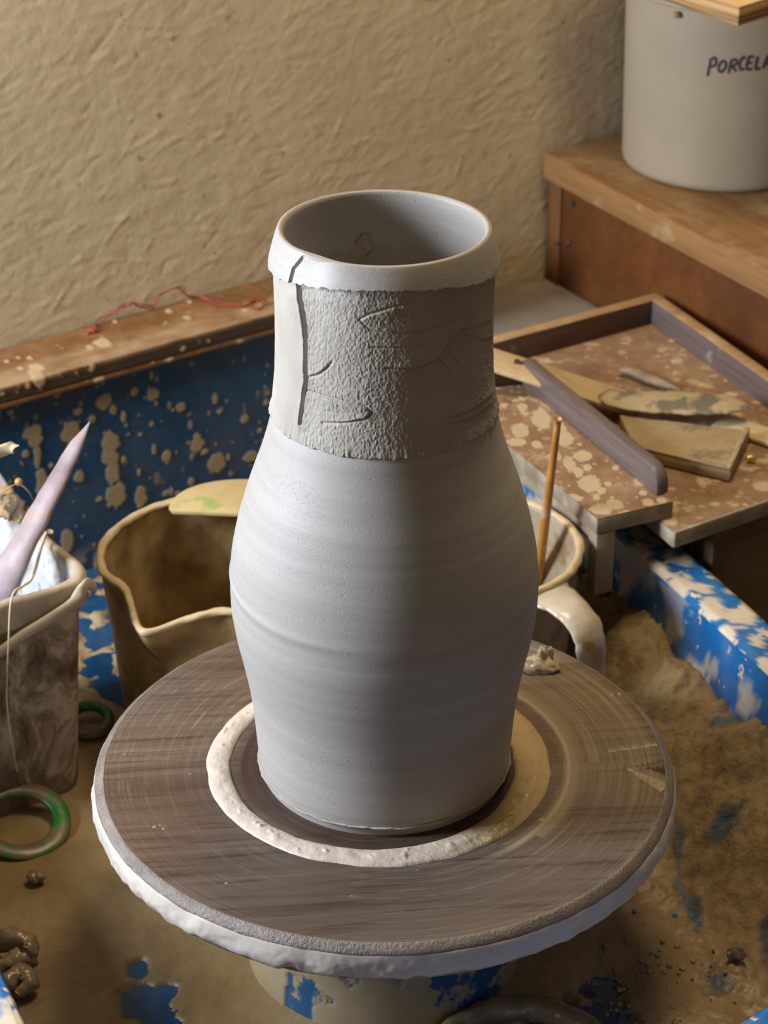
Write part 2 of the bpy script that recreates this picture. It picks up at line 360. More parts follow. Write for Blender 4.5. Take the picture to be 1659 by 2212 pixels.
def vase_fr(A, R, Z):
    lines = (fbm(Z*330, Z*0+3, 11, 3)-.5)*.00016+(vnoise(Z*60, Z*0+8, 12)-.5)*.0003
    fade = sstep(.012, .03, Z)*(R > .05)
    spiral = .0005*np.exp(-((Z-(.148+.006*np.sin(A+.5)))/.0022)**2)-.0006*np.exp(-((Z-(.142+.006*np.sin(A+.5)))/.003)**2)
    spiral = spiral*sstep(.0, .55, -np.cos(A))
    return R+(lines+spiral)*fade+dent(A, Z), Z
def dent(A, Z):                             # the rim is slightly out of round, pressed in at the seam
    d = (A-(pi*1.27)+pi) % (2*pi)-pi
    return sstep(.30, .3675, Z)*(.0008*np.cos(2*A)-.0022*np.exp(-(d/.22)**2))
P = lathe_pts(outer+lip+inner, 300, 0, 0, vase_fr)
grid('body', P, M_CLAY, vase, True, False)
def clow(A): return .3674-.0114-.0098*np.cos(A)**2
# slab wrapped round the neck
ZB, ZT = .2525, .3600
NA, NZ = 1500, 260
a = np.linspace(0, 2*pi, NA, endpoint=False)-pi/2+pi      # start at the back
A, K = np.meshgrid(a, np.linspace(0, 1, NZ), indexing='ij')
rag = (fbm(A*9, A*0+2, 21, 4)-.5)*.004
zb = ZB+rag+.003*np.cos(A-.2)*0; zt = ZT+(fbm(A*5, A*0, 22, 3)-.5)*.002
Z = zb+(zt-zb)*K
r0 = np.interp(Z, [.245, .255, .262, .28, .30, .32, .335, .36], [.0675, .0668, .0653, .0634, .0627, .0623, .0624, .0627])+.0003
sx = A*.063; sz = Z
r0 = r0-.0011*sstep(clow(A)-.010, clow(A)-.003, Z)-.0012*sstep(.352, .358, Z)
H = np.zeros_like(A)
H += (fbm(sx*1050, sz*680, 31, 3)-.5)*.00072
H += (fbm(sx*170, sz*120, 35, 3)-.5)*.0004
def seg_dist(px, scale=1.0):
    pts = [atcyl(x, y, 0, 0, .0632) for x, y in px]
    q = [((math.atan2(p[1], p[0])), p[2]) for p in pts]
    best = np.full(A.shape, 9.0); side = np.zeros(A.shape); bcr = np.zeros(A.shape); lens = [0.0]
    for (a0, z0), (a1, z1) in zip(q[:-1], q[1:]): lens.append(lens[-1]+math.hypot((a1-a0)*.063, z1-z0))
    AA = (A+pi) % (2*pi)-pi
    for i_, ((a0, z0), (a1, z1)) in enumerate(zip(q[:-1], q[1:])):
        ux, uz = (a1-a0)*.063, z1-z0; L2 = ux*ux+uz*uz+1e-12
        dx = (AA-a0)*.063; dz = Z-z0; t = np.clip((dx*ux+dz*uz)/L2, 0, 1)
        ex = dx-t*ux; ez = dz-t*uz; d = np.sqrt(ex*ex+ez*ez); cr_ = np.abs(ux*ez-uz*ex)/math.sqrt(L2); up = (d < best-1e-7) | ((np.abs(d-best) <= 1e-7) & (cr_ > bcr))
        best = np.where(up, d, best); bcr = np.where(up, cr_, bcr); s01 = (lens[i_]+t*(lens[i_+1]-lens[i_]))/lens[-1]; side = np.where(up, np.sign(ux*ez-uz*ex)*sstep(0, .25, s01)*(1-sstep(.75, 1, s01)), side)
    return best, side
def crease(px, groove, step, decay=.006, w=.0007):
    d, s = seg_dist(px); wob = .0003*(fbm(sx*400, sz*400, 44, 2)-.5)
    return -groove*np.exp(-((d+wob)/w)**2)+step*np.exp(-d/decay)*np.maximum(s, 0)*(1-np.exp(-(d/w)**2))
H += crease([(905, 655), (850, 665), (800, 680), (775, 692), (800, 715), (850, 722), (900, 718), (960, 700), (1005, 685), (1003, 674), (960, 679)], .0006, .0008, .008)
H += crease([(800, 752), (850, 753), (900, 749), (940, 740)], .0006, .0004)
H += crease([(1000, 715), (1040, 700), (1072, 684)], .0007, .0008)
H += crease([(1008, 722), (1045, 735), (1080, 730)], .0008, .0006)
H += crease([(830, 797), (900, 796), (940, 781), (965, 752), (985, 728), (1010, 705)], .0008, .0012, .008)
H += crease([(880, 800), (940, 806), (972, 816)], .0007, -.0005)
H += crease([(663, 816), (690, 808), (705, 796), (716, 783)], .0009, .0010)
H += crease([(700, 912), (750, 911), (790, 904), (804, 890), (790, 879), (745, 867), (700, 855), (664, 843)], .0010, .0012, .007)
H += crease([(950, 905), (1000, 890), (1040, 866), (1076, 834)], .0008, .0010)
H += crease([(960, 918), (1000, 905), (1045, 880), (1078, 850)], .0006, .0008)
H += crease([(975, 802), (950, 780), (972, 764), (992, 785)], .0009, .0008)
H += crease([(650, 628), (700, 634), (760, 634)], .0006, -.0006)
H += crease([(930, 650), (900, 642), (830, 642), (775, 632)], .0006, -.0012, .006)
H += crease([(607, 690), (613, 702)], .0012, 0)
seam = [(646, 548), (634, 575), (640, 620), (648, 660), (656, 705), (660, 745), (661, 780), (661, 800), (663, 822), (659, 850), (657, 878), (655, 912)]
ds, ss = seg_dist(seam)
# left of the seam the slab was smoothed flat
AA = (A+pi) % (2*pi)-pi
q = [atcyl(x, y, 0, 0, .0632) for x, y in seam]; zq = np.array([p[2] for p in q])[::-1]; aq = np.array([math.atan2(p[1], p[0]) for p in q])[::-1]
seam_a = np.interp(Z, zq, aq); left = ((AA < seam_a) | (AA > pi*.95))
H = np.where((AA < seam_a) & (AA > -pi), H*.22+.0004, H)
gapw = .0012+.0007*sstep(.25, .36, Z)+.0012*np.exp(-((Z-.255)/.004)**2)+(fbm(Z*500, Z*0, 51, 3)-.5)*.0009
gap = 1-sstep(gapw*.75, gapw*1.2, ds)
H += .0007*np.exp(-(ds/.004)**2)*(1-gap)
edge = np.exp(-(K/.06)**2)*(fbm(A*40, K*3, 55, 3)-.35)*.0016
R = r0+H+edge-gap*.0042
R = np.where(K < .012, r0-.0035, R); 
R = np.maximum(R, np.interp(Z, ZK, RK)-.0010)+dent(A, Z)
P = np.stack([R*np.cos(A), R*np.sin(A), Z], -1)
lo = P[:, :1].copy(); f = (r0[:, :1]-.005); lo = np.stack([f*np.cos(A[:, :1]), f*np.sin(A[:, :1]), Z[:, :1]+.001], -1)
hi = np.stack([(r0[:, -1:]-.0016)*np.cos(A[:, -1:]), (r0[:, -1:]-.0016)*np.sin(A[:, -1:]), Z[:, -1:]], -1)
grid('slab', np.concatenate([lo, P, hi], 1), M_SLAB, vase, True, False)['label'] = 'rough textured slab with pressed leaf outlines and an open seam'
# collar band: smooth bevelled band pressed over the slab's top
NA, NZ = 900, 40
a = np.linspace(0, 2*pi, NA, endpoint=False); A, K = np.meshgrid(a, np.linspace(0, 1, NZ), indexing='ij')
low = clow(A)+(fbm(A*20, A*0+4, 61, 5, .68)-.5)*.0036
Z = .3674+(low-.3674)*K
k2 = np.clip((.3674-Z)/.0212, 0, 1.3)
R = .0598+(.0662-.0598)*np.clip((.3674-Z)/(.3674-clow(A)), 0, 1)**.85-.0004*sstep(.8, 1, k2)
R = R+(fbm(A*9, K*2, 63, 3)-.5)*.00025*K+dent(A, Z)
AA = (A+pi) % (2*pi)-pi
qs = [atcyl(x, y, 0, 0, .0645) for x, y in ((648, 540), (640, 560), (629, 582))]
sa = np.interp(Z, [p[2] for p in qs][::-1], [math.atan2(p[1], p[0]) for p in qs][::-1])
gp = 1-sstep(.0007, .0013, np.abs(AA-sa)*.064); gp = gp*sstep(.08, .2, K)
R = np.maximum(R-gp*.0045, .0588)
P = np.stack([R*np.cos(A), R*np.sin(A), Z], -1)
und = np.stack([(.0612)*np.cos(A[:, -1:]), .0612*np.sin(A[:, -1:]), Z[:, -1:]+.0012], -1)
top = np.stack([(.0585+dent(A[:, :1], Z[:, :1]))*np.cos(A[:, :1]), (.0585+dent(A[:, :1], Z[:, :1]))*np.sin(A[:, :1]), Z[:, :1]+.0003], -1)
collar = grid('collar', np.concatenate([top, P, und], 1), M_CLAY, vase, True, False, True); collar.data.set_sharp_from_angle(angle=math.radians(50))
collar['label'] = 'smooth bevelled collar with a ragged lower edge'
# burr left by the trimming wire at the foot
A = np.linspace(0, 2*pi, 720, endpoint=False)
wv = .0004+.0008*(fbm(A*18, A*0, 71, 4, .6))
C8 = np.linspace(0, 2*pi, 8, endpoint=False)
rr = .0797+.0010*(fbm(A*12, A*0+5, 72, 3)-.3); zz = .0068+(fbm(A*7, A*0+9, 73, 3)-.5)*.0016
P = np.stack([(rr[:, None]+wv[:, None]*1.5*np.cos(C8))*np.cos(A)[:, None], (rr[:, None]+wv[:, None]*1.5*np.cos(C8))*np.sin(A)[:, None], zz[:, None]+wv[:, None]*.7*np.sin(C8)], -1)
grid('foot_burr', P, M_SLAB, vase, True, True)
pts = [at(x, y, .009) for x, y in ((672, 1747), (683, 1741), (690, 1750), (697, 1757))]
tube('clay_crumb', [p-np.array([0, .0, .001]) for p in pts], [.0006, .0014, .0009, .0004], M_SLAB, vase, 16, 8, lump=.4)
# smear of slip on the inside wall
pp = [(790, 505), (782, 530), (768, 550), (760, 570)]
iv = []
for x, y in pp:
    d = ray(x, y); t0 = 1.0
    lo_, hi_ = 1.0, 2.2
    for _ in range(60):                     # walk along the ray to the far inner wall
        mid = (lo_+hi_)/2; p = CAM+d*mid; rin = np.interp(p[2], ZK, RK)-.0062
        if p[1] > 0 and math.hypot(p[0], p[1]) > rin: hi_ = mid
        else: lo_ = mid
    iv.append(CAM+d*lo_)
tube('slip_smear', iv, [.0005, .0013, .0009, .0004], M_SLAB, vase, 24, 10, wid=[.002, .005, .006, .003], side=(1, 0, 0), lump=.5)

# ================================================================== BAT
bat = thing('wooden_bat', 'round dark wooden throwing bat coated with wet slip under the vase', 'bat', (0, 0, -.018))
NR, NA = 150, 720
rad_ = np.concatenate([np.linspace(0, .07, 8), np.linspace(.072, .18, NR-8)])
A, R = np.meshgrid(np.linspace(0, 2*pi, NA, endpoint=False), rad_, indexing='ij')
X = R*np.cos(A); Y = R*np.sin(A); deg = (np.degrees(A)+180) % 360-180
mask = np.zeros_like(R)
residue = np.exp(-((R-.1185-.0005*np.sin(A*3))/.0022)**2)*sstep(-62, -40, deg)*(1-sstep(60, 100, deg))
residue = np.maximum(residue, .55*np.exp(-((R-.122)/.004)**2)*(np.abs(deg-20) < 60))
mask = np.maximum(mask, residue*.9)
mask = np.maximum(mask, .45*sstep(.11, .125, R)*(1-sstep(.17, .18, R))*sstep(-30, 0, deg)*(1-sstep(60, 90, deg))*fbm(R*900, A*2, 81, 3)**1.5*1.6)
drops = [((352, 1789), 3.2), ((345, 1782), 2.2), ((333, 1786), 4.5), ((488, 1908), 4), ((1320, 1500), 6), ((1338, 1499), 5), ((341, 1540), 2), ((410, 1672), 2), ((268, 1630), 2), ((1170, 1770), 6), ((760, 1935), 2), ((900, 1880), 2)]
for (x, y), pr in drops:
    c = at(x, y, 0); d = np.hypot(X-c[0], Y-c[1]); mask = np.maximum(mask, 1-sstep(pr*.0002, pr*.00032, d))
Zt = np.zeros_like(R)
gouge = np.zeros_like(R)
def bar(px0, px1, w0, w1):
    a0 = at(*px0, 0)[:2]; a1 = at(*px1, 0)[:2]; u = a1-a0; L = np.hypot(*u); u /= L
    t = ((X-a0[0])*u[0]+(Y-a0[1])*u[1])/L; s_ = -(X-a0[0])*u[1]+(Y-a0[1])*u[0]
    w = w0+(w1-w0)*np.clip(t, 0, 1)+.0006*(fbm(X*900, Y*900, 83, 3)-.5)
    return (1-sstep(.6, 1.1, np.abs(s_)/np.maximum(w, 1e-5)))*sstep(-.02, .03, t)*(1-sstep(.97, 1.03, t))
g1 = bar((1310, 1622), (1428, 1604), .0012, .0024); g2 = bar((1372, 1655), (1440, 1640), .0010, .0022)
g3 = bar((1440, 1700), (1352, 1655), .007, .002)
g4 = bar((1442, 1660), (1400, 1656), .0075, .001)
mask = np.maximum(mask, 1.0*g1*np.clip(fbm(X*700, Y*700, 84, 3)*1.9, 0, 1)); mask = np.maximum(mask, 1.0*g3*np.clip(fbm(X*800, Y*500, 85, 3)*1.7, 0, 1))
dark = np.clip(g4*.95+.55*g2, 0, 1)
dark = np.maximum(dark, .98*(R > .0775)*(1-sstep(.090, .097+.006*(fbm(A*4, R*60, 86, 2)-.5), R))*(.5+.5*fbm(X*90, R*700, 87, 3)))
Zt -= .0015*g1+.0012*g2+.0018*g3+.0016*g4
Zt += (fbm(R*500, R*0, 88, 3)-.5)*.00012
P = np.stack([X, Y, Zt], -1)
und = np.stack([R[:, -1:]*0+.1795, ], -1)
def ringpts(r, z): return np.stack([r*np.cos(A[:, :1]), r*np.sin(A[:, :1]), A[:, :1]*0+z], -1)
Pb = np.concatenate([P, ringpts(.1795, -.004), ringpts(.1795, -.018), ringpts(.01, -.018)], 1)
ext = lambda q_: np.concatenate([q_, np.zeros((NA, 3))], 1)
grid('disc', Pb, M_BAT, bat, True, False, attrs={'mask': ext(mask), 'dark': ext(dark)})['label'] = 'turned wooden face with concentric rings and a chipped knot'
# chamfered wet edge
NA = 720; A1 = np.linspace(0, 2*pi, NA, endpoint=False)
w = .0004*(fbm(A1*20, A1*0, 91, 3)-.5)
prof = [(.1793, .0001), (.1802, .0001), (.1815, -.0008), (.1832, -.0022), (.1846, -.0036), (.1853, -.0050), (.1853, -.0170)]
P = np.stack([np.stack([(r+w)*np.cos(A1), (r+w)*np.sin(A1), A1*0+z], -1) for r, z in prof], 1)
grid('bevelled_edge', P, M_EDGE, bat, True, False)['label'] = 'wet shiny chamfered edge'
# thick slip dripping on the side
NA, NZ = 900, 26
A, K = np.meshgrid(np.linspace(0, 2*pi, NA, endpoint=False), np.linspace(0, 1, NZ), indexing='ij')
bulge = np.sin(K*pi)**.6
lum = fbm(A*11, K*.9, 95, 4, .48)
low = -.0195-.0045*fbm(A*22, A*0+3, 96, 3)
Z = -.0048+(low+.0048)*K
R = .1850+bulge*(.0010+.0060*np.clip(lum-.22, 0, 1)*(.35+.65*K)*(1+.5*np.exp(-((A-pi*1.12)/.5)**2)))
R = np.where(K > .97, .183, R)
grid('slip_coat', np.stack([R*np.cos(A), R*np.sin(A), Z], -1), M_SLIP, bat, True, False, True)['label'] = 'thick white slip sagging over the side'
# slip ring round the foot
NA, NC = 720, 22
A, K = np.meshgrid(np.linspace(-pi, pi, NA, endpoint=False), np.linspace(0, 1, NC), indexing='ij')
dg = np.degrees(A)
tk = [-180, -135, -90, -60, -30, 0, 30, 60, 120, 150, 180]
ri = np.interp(dg, tk, [.0995, .0975, .0925, .0885, .0855, .0832, .0855, .0895, .0965, .099, .0995])
ro = np.interp(dg, tk, [.1140, .1125, .1090, .1080, .1068, .1062, .1062, .1085, .1115, .113, .1140])
wobl = lambda s_: (fbm(A*6, A*0+s_, 97, 4)-.5)*.0022
ri = ri+wobl(1); ro = ro+wobl(7)
R = ri+(ro-ri)*K
wet = sstep(-75, -45, dg)*(1-sstep(80, 120, dg))  # right side: wetter slip, also carries the painted warm light tint
hgt = np.sin(K*pi)**.5*(.0022+.0022*(fbm(A*10, K*2, 98, 3)-.35))*np.where(wet > .5, 1.0, .9)
hgt += .0012*np.clip(fbm(A*26, K*4, 99, 2)-.70, 0, 1)*4*np.sin(K*pi)*(1-wet)
hgt += wet*(.0012*np.exp(-((K-.62)/.18)**2)+.0007*(fbm(A*16, K*6, 94, 3)-.5)*np.sin(K*pi))
grid('slip_ring', np.stack([R*np.cos(A), R*np.sin(A), hgt+.0001], -1), M_SLIPR, bat, True, False, attrs={'wet': wet})['label'] = 'ring of thick wet slip around the vase foot'
hair = [at(x, y, .0042) for x, y in ((1046, 1795), (1070, 1778), (1090, 1765), (1108, 1757), (1112, 1765), (1106, 1772))]
tag(tube('hair', hair, .00022, M_BRASS, None, 40, 6, base=hair[0]), 'fine golden hair stuck in the wet slip right of the vase foot', 'hair')
# lump of wet clay on the rear edge of the bat
c = at(1168, 1432, .005)
lump = thing('clay_lump', 'glossy wet clay lump with peaks on the rear edge of the bat behind the vase', 'clay lump', (c[0], c[1], 0))
bl_ = blob('mound', (c[0]-.002, c[1], .003), (.013, .008, .0065), M_LUMP, lump, 3, .5, floor=.0002)
blob('peak', at(1172, 1415, .011), (.0035, .003, .0065), M_LUMP, bl_, 8, .4)
blob('peak', at(1189, 1413, .010), (.0022, .0022, .0055), M_LUMP, bl_, 12, .4)

# ================================================================== WHEEL HEAD
FZ = -.15
head = thing('turntable', 'blue and grey turntable of the potters wheel carrying the wooden bat', 'turntable', (0, 0, FZ))
P = lathe_pts([(.001, -.0185), (.1795, -.0185), (.1805, -.0195), (.1805, -.0265), (.179, -.0275), (.06, -.0285)], 200)
grid('disc', P, M_HEAD, head, True, False, True)
prof = [(.078, -.0283), (.0785, -.05), (.080, -.08), (.084, -.12), (.087, -.1485), (.001, -.1488)]
zz = np.linspace(-.0283, -.1485, 70); rr = np.interp(-zz, [.0283, .05, .08, .12, .1485], [.083, .084, .086, .089, .091])
A, ZZ = np.meshgrid(np.linspace(0, 2*pi, 300, endpoint=False), zz, indexing='ij'); RR = np.repeat(rr[None], 300, 0)
mk = sstep(.47, .50, fbm(A*3.2, ZZ*24+7, 101, 5)+.24*np.cos(A-3.35)-.04)
RR = RR+mk*.0008
grid('drum', np.stack([RR*np.cos(A), RR*np.sin(A), ZZ], -1), M_HUB, head, True, False, True, attrs={'mask': mk})['label'] = 'blue painted drum streaked with clay'

# ================================================================== SPLASH PAN
NR_ = np.array([.912, .41]); NR_ /= np.linalg.norm(NR_); DR = np.array([NR_[1], -NR_[0]])
NF = np.array([.643, -.766]); NF /= np.linalg.norm(NF)
def isect(n1, c1, n2, c2):
    return np.linalg.solve(np.array([n1, n2]), np.array([c1, c2]))
CB = .545
def corners(dl, dr, df, db):
    L_ = -.275-dl; R_ = .302+dr; F_ = .2986+df; B_ = CB+db
    return [isect(NR_, L_, NF, F_), isect(NR_, R_, NF, F_), isect(NR_, R_, NW, B_), isect(NR_, L_, NW, B_)]
RZ = -.02
def rounded(poly, r, n=7):
    out = []; k = len(poly)
    for i in range(k):
        p = poly[i]; a_ = poly[i-1]-p; b_ = poly[(i+1) % k]-p; a_ = a_/np.linalg.norm(a_); b_ = b_/np.linalg.norm(b_)
        ang = math.acos(np.clip(a_@b_, -1, 1)); t = r/math.tan(ang/2); s0 = p+a_*t; s1 = p+b_*t
        cc = p+(a_+b_)/np.linalg.norm(a_+b_)*(r/math.sin(ang/2)); v0 = s0-cc; v1 = s1-cc
        for j in range(n):
            f = j/(n-1); v = v0*(1-f)+v1*f; v = v/np.linalg.norm(v)*r; out.append(cc+v)
    return out
pan = thing('splash_pan', 'large blue plastic wheel pan splattered with dried clay around the wheel', 'splash pan', (0, 0, FZ-.004))
rings_ = [(-.008, -.005, -.008, -.002, FZ), (-.005, -.003, -.006, 0, FZ+.010), (-.001, -.001, -.002, 0, RZ-.016), (0, 0, 0, 0, RZ-.004)]
def densify(poly, step):
    out = []
    for i in range(len(poly)):
        p, q_ = poly[i], poly[(i+1) % len(poly)]; n = max(1, int(np.linalg.norm(q_-p)/step))
        for j in range(n): out.append(p+(q_-p)*j/n)
    return np.array(out)
def loops(specs, r=.03):
    base = [rounded(corners(*s_[:4]), r) for s_ in specs]
    ns = [max(1, int(np.linalg.norm(base[0][(i+1) % len(base[0])]-base[0][i])/.004)) for i in range(len(base[0]))]
    L_ = []
    for b_, s_ in zip(base, specs):
        pts = []
        for i in range(len(b_)):
            for j in range(ns[i]): pts.append(V3(b_[i]+(b_[(i+1) % len(b_)]-b_[i])*j/ns[i], s_[4]))
        L_.append(pts)
    return np.array(L_).transpose(1, 0, 2)
def lerp_specs(specs, n):
    sp = np.array(specs); t = np.linspace(0, len(sp)-1, n); return [tuple(np.interp(v, np.arange(len(sp)), sp[:, k]) for k in range(5)) for v in t]
W_ = loops(lerp_specs(rings_, 40))
mk = sstep(.50, .56, fbm((W_[..., 0]-W_[..., 1])*30, W_[..., 2]*40+W_[..., 1]*8, 111, 5))*(1-sstep(-.06, -.035, W_[..., 2])*.5)
grid('side_wall', W_, M_PANR, pan, True, False, True, attrs={'mask': mk*.9})
fl = np.array([V3(p, FZ) for p in rounded(corners(-.008, -.005, -.008, -.002), .03)]); cen = fl.mean(0)
lo_ = fl-np.array([0, 0, .004])
bm = bmesh.new(); add_hex(bm, [tuple(p) for p in lo_], [tuple(p) for p in fl]); fo = bm_obj('floor_plate', bm, M_PAN, pan)
# rolled rim on three sides (the back carries a tall guard)
rim_specs = [(0, 0, 0, 0, RZ-.005), (.002, .002, .002, .001, RZ-.0015), (.006, .006, .006, .003, RZ), (.030, .033, .030, .009, RZ-.0005), (.036, .038, .036, .011, RZ-.004), (.037, .0392, .037, .012, RZ-.012), (.035, .037, .035, .010, RZ-.05)]
W_ = loops(lerp_specs(rim_specs, 44))
mk = np.zeros(W_.shape[:2])
for (x, y), rx, ry in [((1388, 1150), 26, 9), ((1445, 1158), 12, 7), ((1445, 1195), 9, 6), ((1418, 1171), 7, 4), ((1380, 1190), 30, 20), ((1480, 1215), 18, 10), ((1520, 1270), 22, 12), ((1540, 1310), 28, 22), ((1590, 1330), 30, 16), ((1560, 1370), 30, 24), ((1620, 1340), 12, 10), ((1640, 1300), 14, 6), ((1420, 1230), 26, 22), ((1470, 1265), 30, 20), ((1580, 1275), 14, 8), ((1600, 1400), 10, 8)]:
    c = at(x, y, RZ); e = at(x+rx, y, RZ); g_ = at(x, y+ry, RZ)
    ax = abs(e[0]-c[0]); ay = abs(g_[1]-c[1])
    d = np.hypot((W_[..., 0]-c[0])/ax, (W_[..., 1]-c[1])/ay)+.7*(fbm(W_[..., 0]*160, W_[..., 1]*160+W_[..., 2]*90, 113, 3)-.5)
    mk = np.maximum(mk, 1-sstep(.85, 1.05, d))
mk = np.maximum(mk, sstep(.60, .63, fbm(W_[..., 0]*75, W_[..., 1]*75+W_[..., 2]*60, 114, 4)))
grid('rim', W_, M_PANR, pan, True, False, True, attrs={'mask': mk})['label'] = 'rounded blue rim blotched with cream clay'
# tall back guard with splashes
u0, u1 = -.30, .40
U, Zg = np.meshgrid(np.linspace(u0, u1, 700), np.linspace(FZ, .0355, 190), indexing='ij')
mk = np.zeros_like(U)
sp = [(224, 867, 20, 20), (243, 884, 10, 14), (168, 888, 12, 10), (197, 905, 10, 10), (152, 934, 23, 32), (71, 934, 24, 20), (76, 952, 18, 16), (80, 985, 9, 30), (54, 980, 8, 12), (88, 1025, 12, 18), (93, 1052, 18, 28), (237, 958, 23, 30), (237, 988, 24, 20), (243, 1020, 17, 34), (250, 1070, 27, 34), (266, 992, 6, 10), (328, 853, 17, 18), (289, 845, 10, 11), (390, 880, 13, 13), (266, 900, 7, 18), (463, 861, 8, 14), (474, 888, 8, 7), (527, 905, 11, 12), (424, 962, 20, 18), (424, 945, 10, 14), (442, 975, 12, 9), (467, 1002, 23, 28), (359, 984, 12, 15), (540, 986, 20, 16), (303, 1074, 16, 30), (357, 1065, 9, 8), (381, 1065, 8, 7), (170, 1029, 14, 16), (213, 1078, 9, 8), (144, 1168, 15, 35), (332, 970, 6, 14), (299, 1020, 5, 12), (412, 1040, 9, 12), (327, 915, 6, 7), (302, 938, 6, 6), (373, 885, 5, 5), (22, 890, 8, 7), (110, 1005, 6, 7), (20, 1150, 9, 16), (574, 868, 8, 9), (560, 930, 7, 9), (60, 1110, 10, 12)]
rs = np.random.default_rng(3)
def guard_uz(x, y):
    p = atn(x, y, NW, CB); return p[0]*DW[0]+p[1]*DW[1], p[2]
k_ = .00034
for x, y, rx, ry in sp:
    u_, z_ = guard_uz(x, y); wob = .55*(fbm(U*260, Zg*260, int(x) % 50, 3)-.5)
    d = np.hypot((U-u_)/(rx*k_*1.15), (Zg-z_)/(ry*k_*1.1))+wob; mk = np.maximum(mk, 1-sstep(.82, 1.02, d))
for _ in range(430):
    u_ = rs.uniform(u0, u1); z_ = rs.uniform(-.12, .034); s_ = abs(rs.normal(0, .0011))+.0005
    d = np.hypot(U-u_, (Zg-z_)/rs.uniform(1, 2.0)); mk = np.maximum(mk, (1-sstep(s_*.8, s_*1.2, d))*rs.uniform(.3, 1))
low_m = sstep(-.112, -.142, Zg)*sstep(.42, .5, fbm(U*60, Zg*60, 121, 4)); mk = np.maximum(mk, low_m)
Wg = CB-.0002-mk*.0012
P = np.stack([U*DW[0]+Wg*NW[0], U*DW[1]+Wg*NW[1], Zg], -1)
back = P[:, ::189].copy()[:, ::-1]; back[..., :2] += NW*.007
P2 = np.concatenate([P, back], 1); mk2 = np.concatenate([mk, mk[:, :2]*0], 1)
grid('back_guard', P2, M_PAN, pan, False, True, True, attrs={'mask': mk2})['label'] = 'tall dark blue back guard spotted with clay splashes'
# clay-covered drain collar
cr = at(1135, 2300, FZ+.01)
A, B_ = np.meshgrid(np.linspace(0, 2*pi, 160, endpoint=False), np.linspace(0, 2*pi, 14, endpoint=False), indexing='ij')
r_ = .0085*(1+.5*(fbm(A*5, B_*1, 131, 4)-.5)); RR = .056+r_*np.cos(B_)
P = np.stack([cr[0]+RR*np.cos(A), cr[1]+RR*np.sin(A), FZ+.007+r_*np.sin(B_)], -1)
grid('drain_collar', P, M_SCRAP, pan, True, True)['label'] = 'raised ring caked in brown clay'

# slurry lying in the pan, blue floor showing where it is washed away
inner_poly = rounded(corners(-.0085, .0015, -.0085, -.0022), .03)
ip = np.array(inner_poly)
gx = np.arange(-.46, .36, .0022); gy = np.arange(-.36, .70, .0022)
X, Y = np.meshgrid(gx, gy, indexing='ij')
def inside(X, Y, poly):
    r = np.ones(X.shape, bool)
    n = len(poly)
    for i in range(n):
        p, q_ = poly[i], poly[(i+1) % n]
        if np.linalg.norm(q_-p) < 1e-6: continue
        r &= ((q_[0]-p[0])*(Y-p[1])-(q_[1]-p[1])*(X-p[0])) > -1e-9
    return r
ins = inside(X, Y, ip)
h = .0035+(fbm(X*16, Y*16, 141, 5)-.5)*.006
cR = X*NR_[0]+Y*NR_[1]; cB = X*NW[0]+Y*NW[1]
h += .088*sstep(.19, .290, cR)**1.4*(fbm(X*22, Y*22, 142, 4)*.45+.62)*(1-.75*sstep(-.02, -.20, Y))*sstep(-.24, -.12, Y)
h += (fbm(X*95, Y*95, 143, 5, .7)-.5)*.018*sstep(.12, .24, cR)
holes = [((310, 2150), 60, 40), ((345, 2195), 40, 40), ((300, 2090), 26, 20), ((1250, 2200), 120, 45), ((1300, 2130), 45, 25), ((215, 1370), 40, 22), ((190, 1300), 30, 22), ((245, 1480), 40, 30), ((180, 1340), 26, 18), ((270, 1500), 40, 25), ((230, 1290), 24, 14), ((205, 1420), 20, 12), ((1490, 1950), 10, 60), ((1580, 1870), 40, 22), ((1640, 2060), 16, 40), ((1540, 2120), 34, 40), ((1555, 1712), 40, 12), ((1460, 1590), 20, 12), ((1580, 1625), 20, 12), ((1480, 1860), 12, 30)]
for (x, y), rx, ry in holes:
    c = at(x, y, FZ+.003); ax = abs(at(x+rx, y, FZ)[0]-c[0]); ay = abs(at(x, y+ry, FZ)[1]-at(x, y, FZ)[1])
    d = np.hypot((X-c[0])/ax, (Y-c[1])/ay)+1.5*(fbm(X*85, Y*85, 144, 5, .6)-.5)
    h = np.where(cR < .13, h-.009*(1-sstep(.35, 1.25, d)), h-.002*(1-sstep(.6, 1.1, d)))
backleft = sstep(.30, .40, cB)*(X < .05); h -= backleft*.0045*sstep(.45, .62, fbm(X*40, Y*40, 145, 4))
h = np.clip(h, -.003, .105)
blue_f = np.zeros_like(h)
for (x, y), rx, ry in holes[12:]:
    c = at(x, y, FZ+.006); ax = abs(at(x+rx, y, FZ)[0]-c[0]); ay = abs(at(x, y+ry, FZ)[1]-at(x, y, FZ)[1])
    wx = .022*(fbm(X*28, Y*28, 151, 4)-.5); wy = .022*(fbm(X*28, Y*28, 152, 4)-.5); d = np.hypot((X+wx-c[0])/ax, (Y+wy-c[1])/ay)+1.5*(fbm(X*55, Y*80, 146, 5, .6)-.5); blue_f = np.maximum(blue_f, .8*(1-sstep(.45, 1.25, d)))
heap = sstep(.19, .235, cR)*sstep(-.22, -.14, Y)
pc_ = at(1390, 2110, FZ); pud = 1-sstep(.5, 1.1, np.hypot((X-pc_[0])/.048, (Y-pc_[1])/.075)+.5*(fbm(X*50, Y*50, 147, 3)-.5))
ids = -np.ones(X.shape, int); nz = ins; ids[nz] = np.arange(nz.sum())
q4 = np.stack([ids[:-1, :-1], ids[1:, :-1], ids[1:, 1:], ids[:-1, 1:]], -1).reshape(-1, 4); q4 = q4[(q4 >= 0).all(1)]
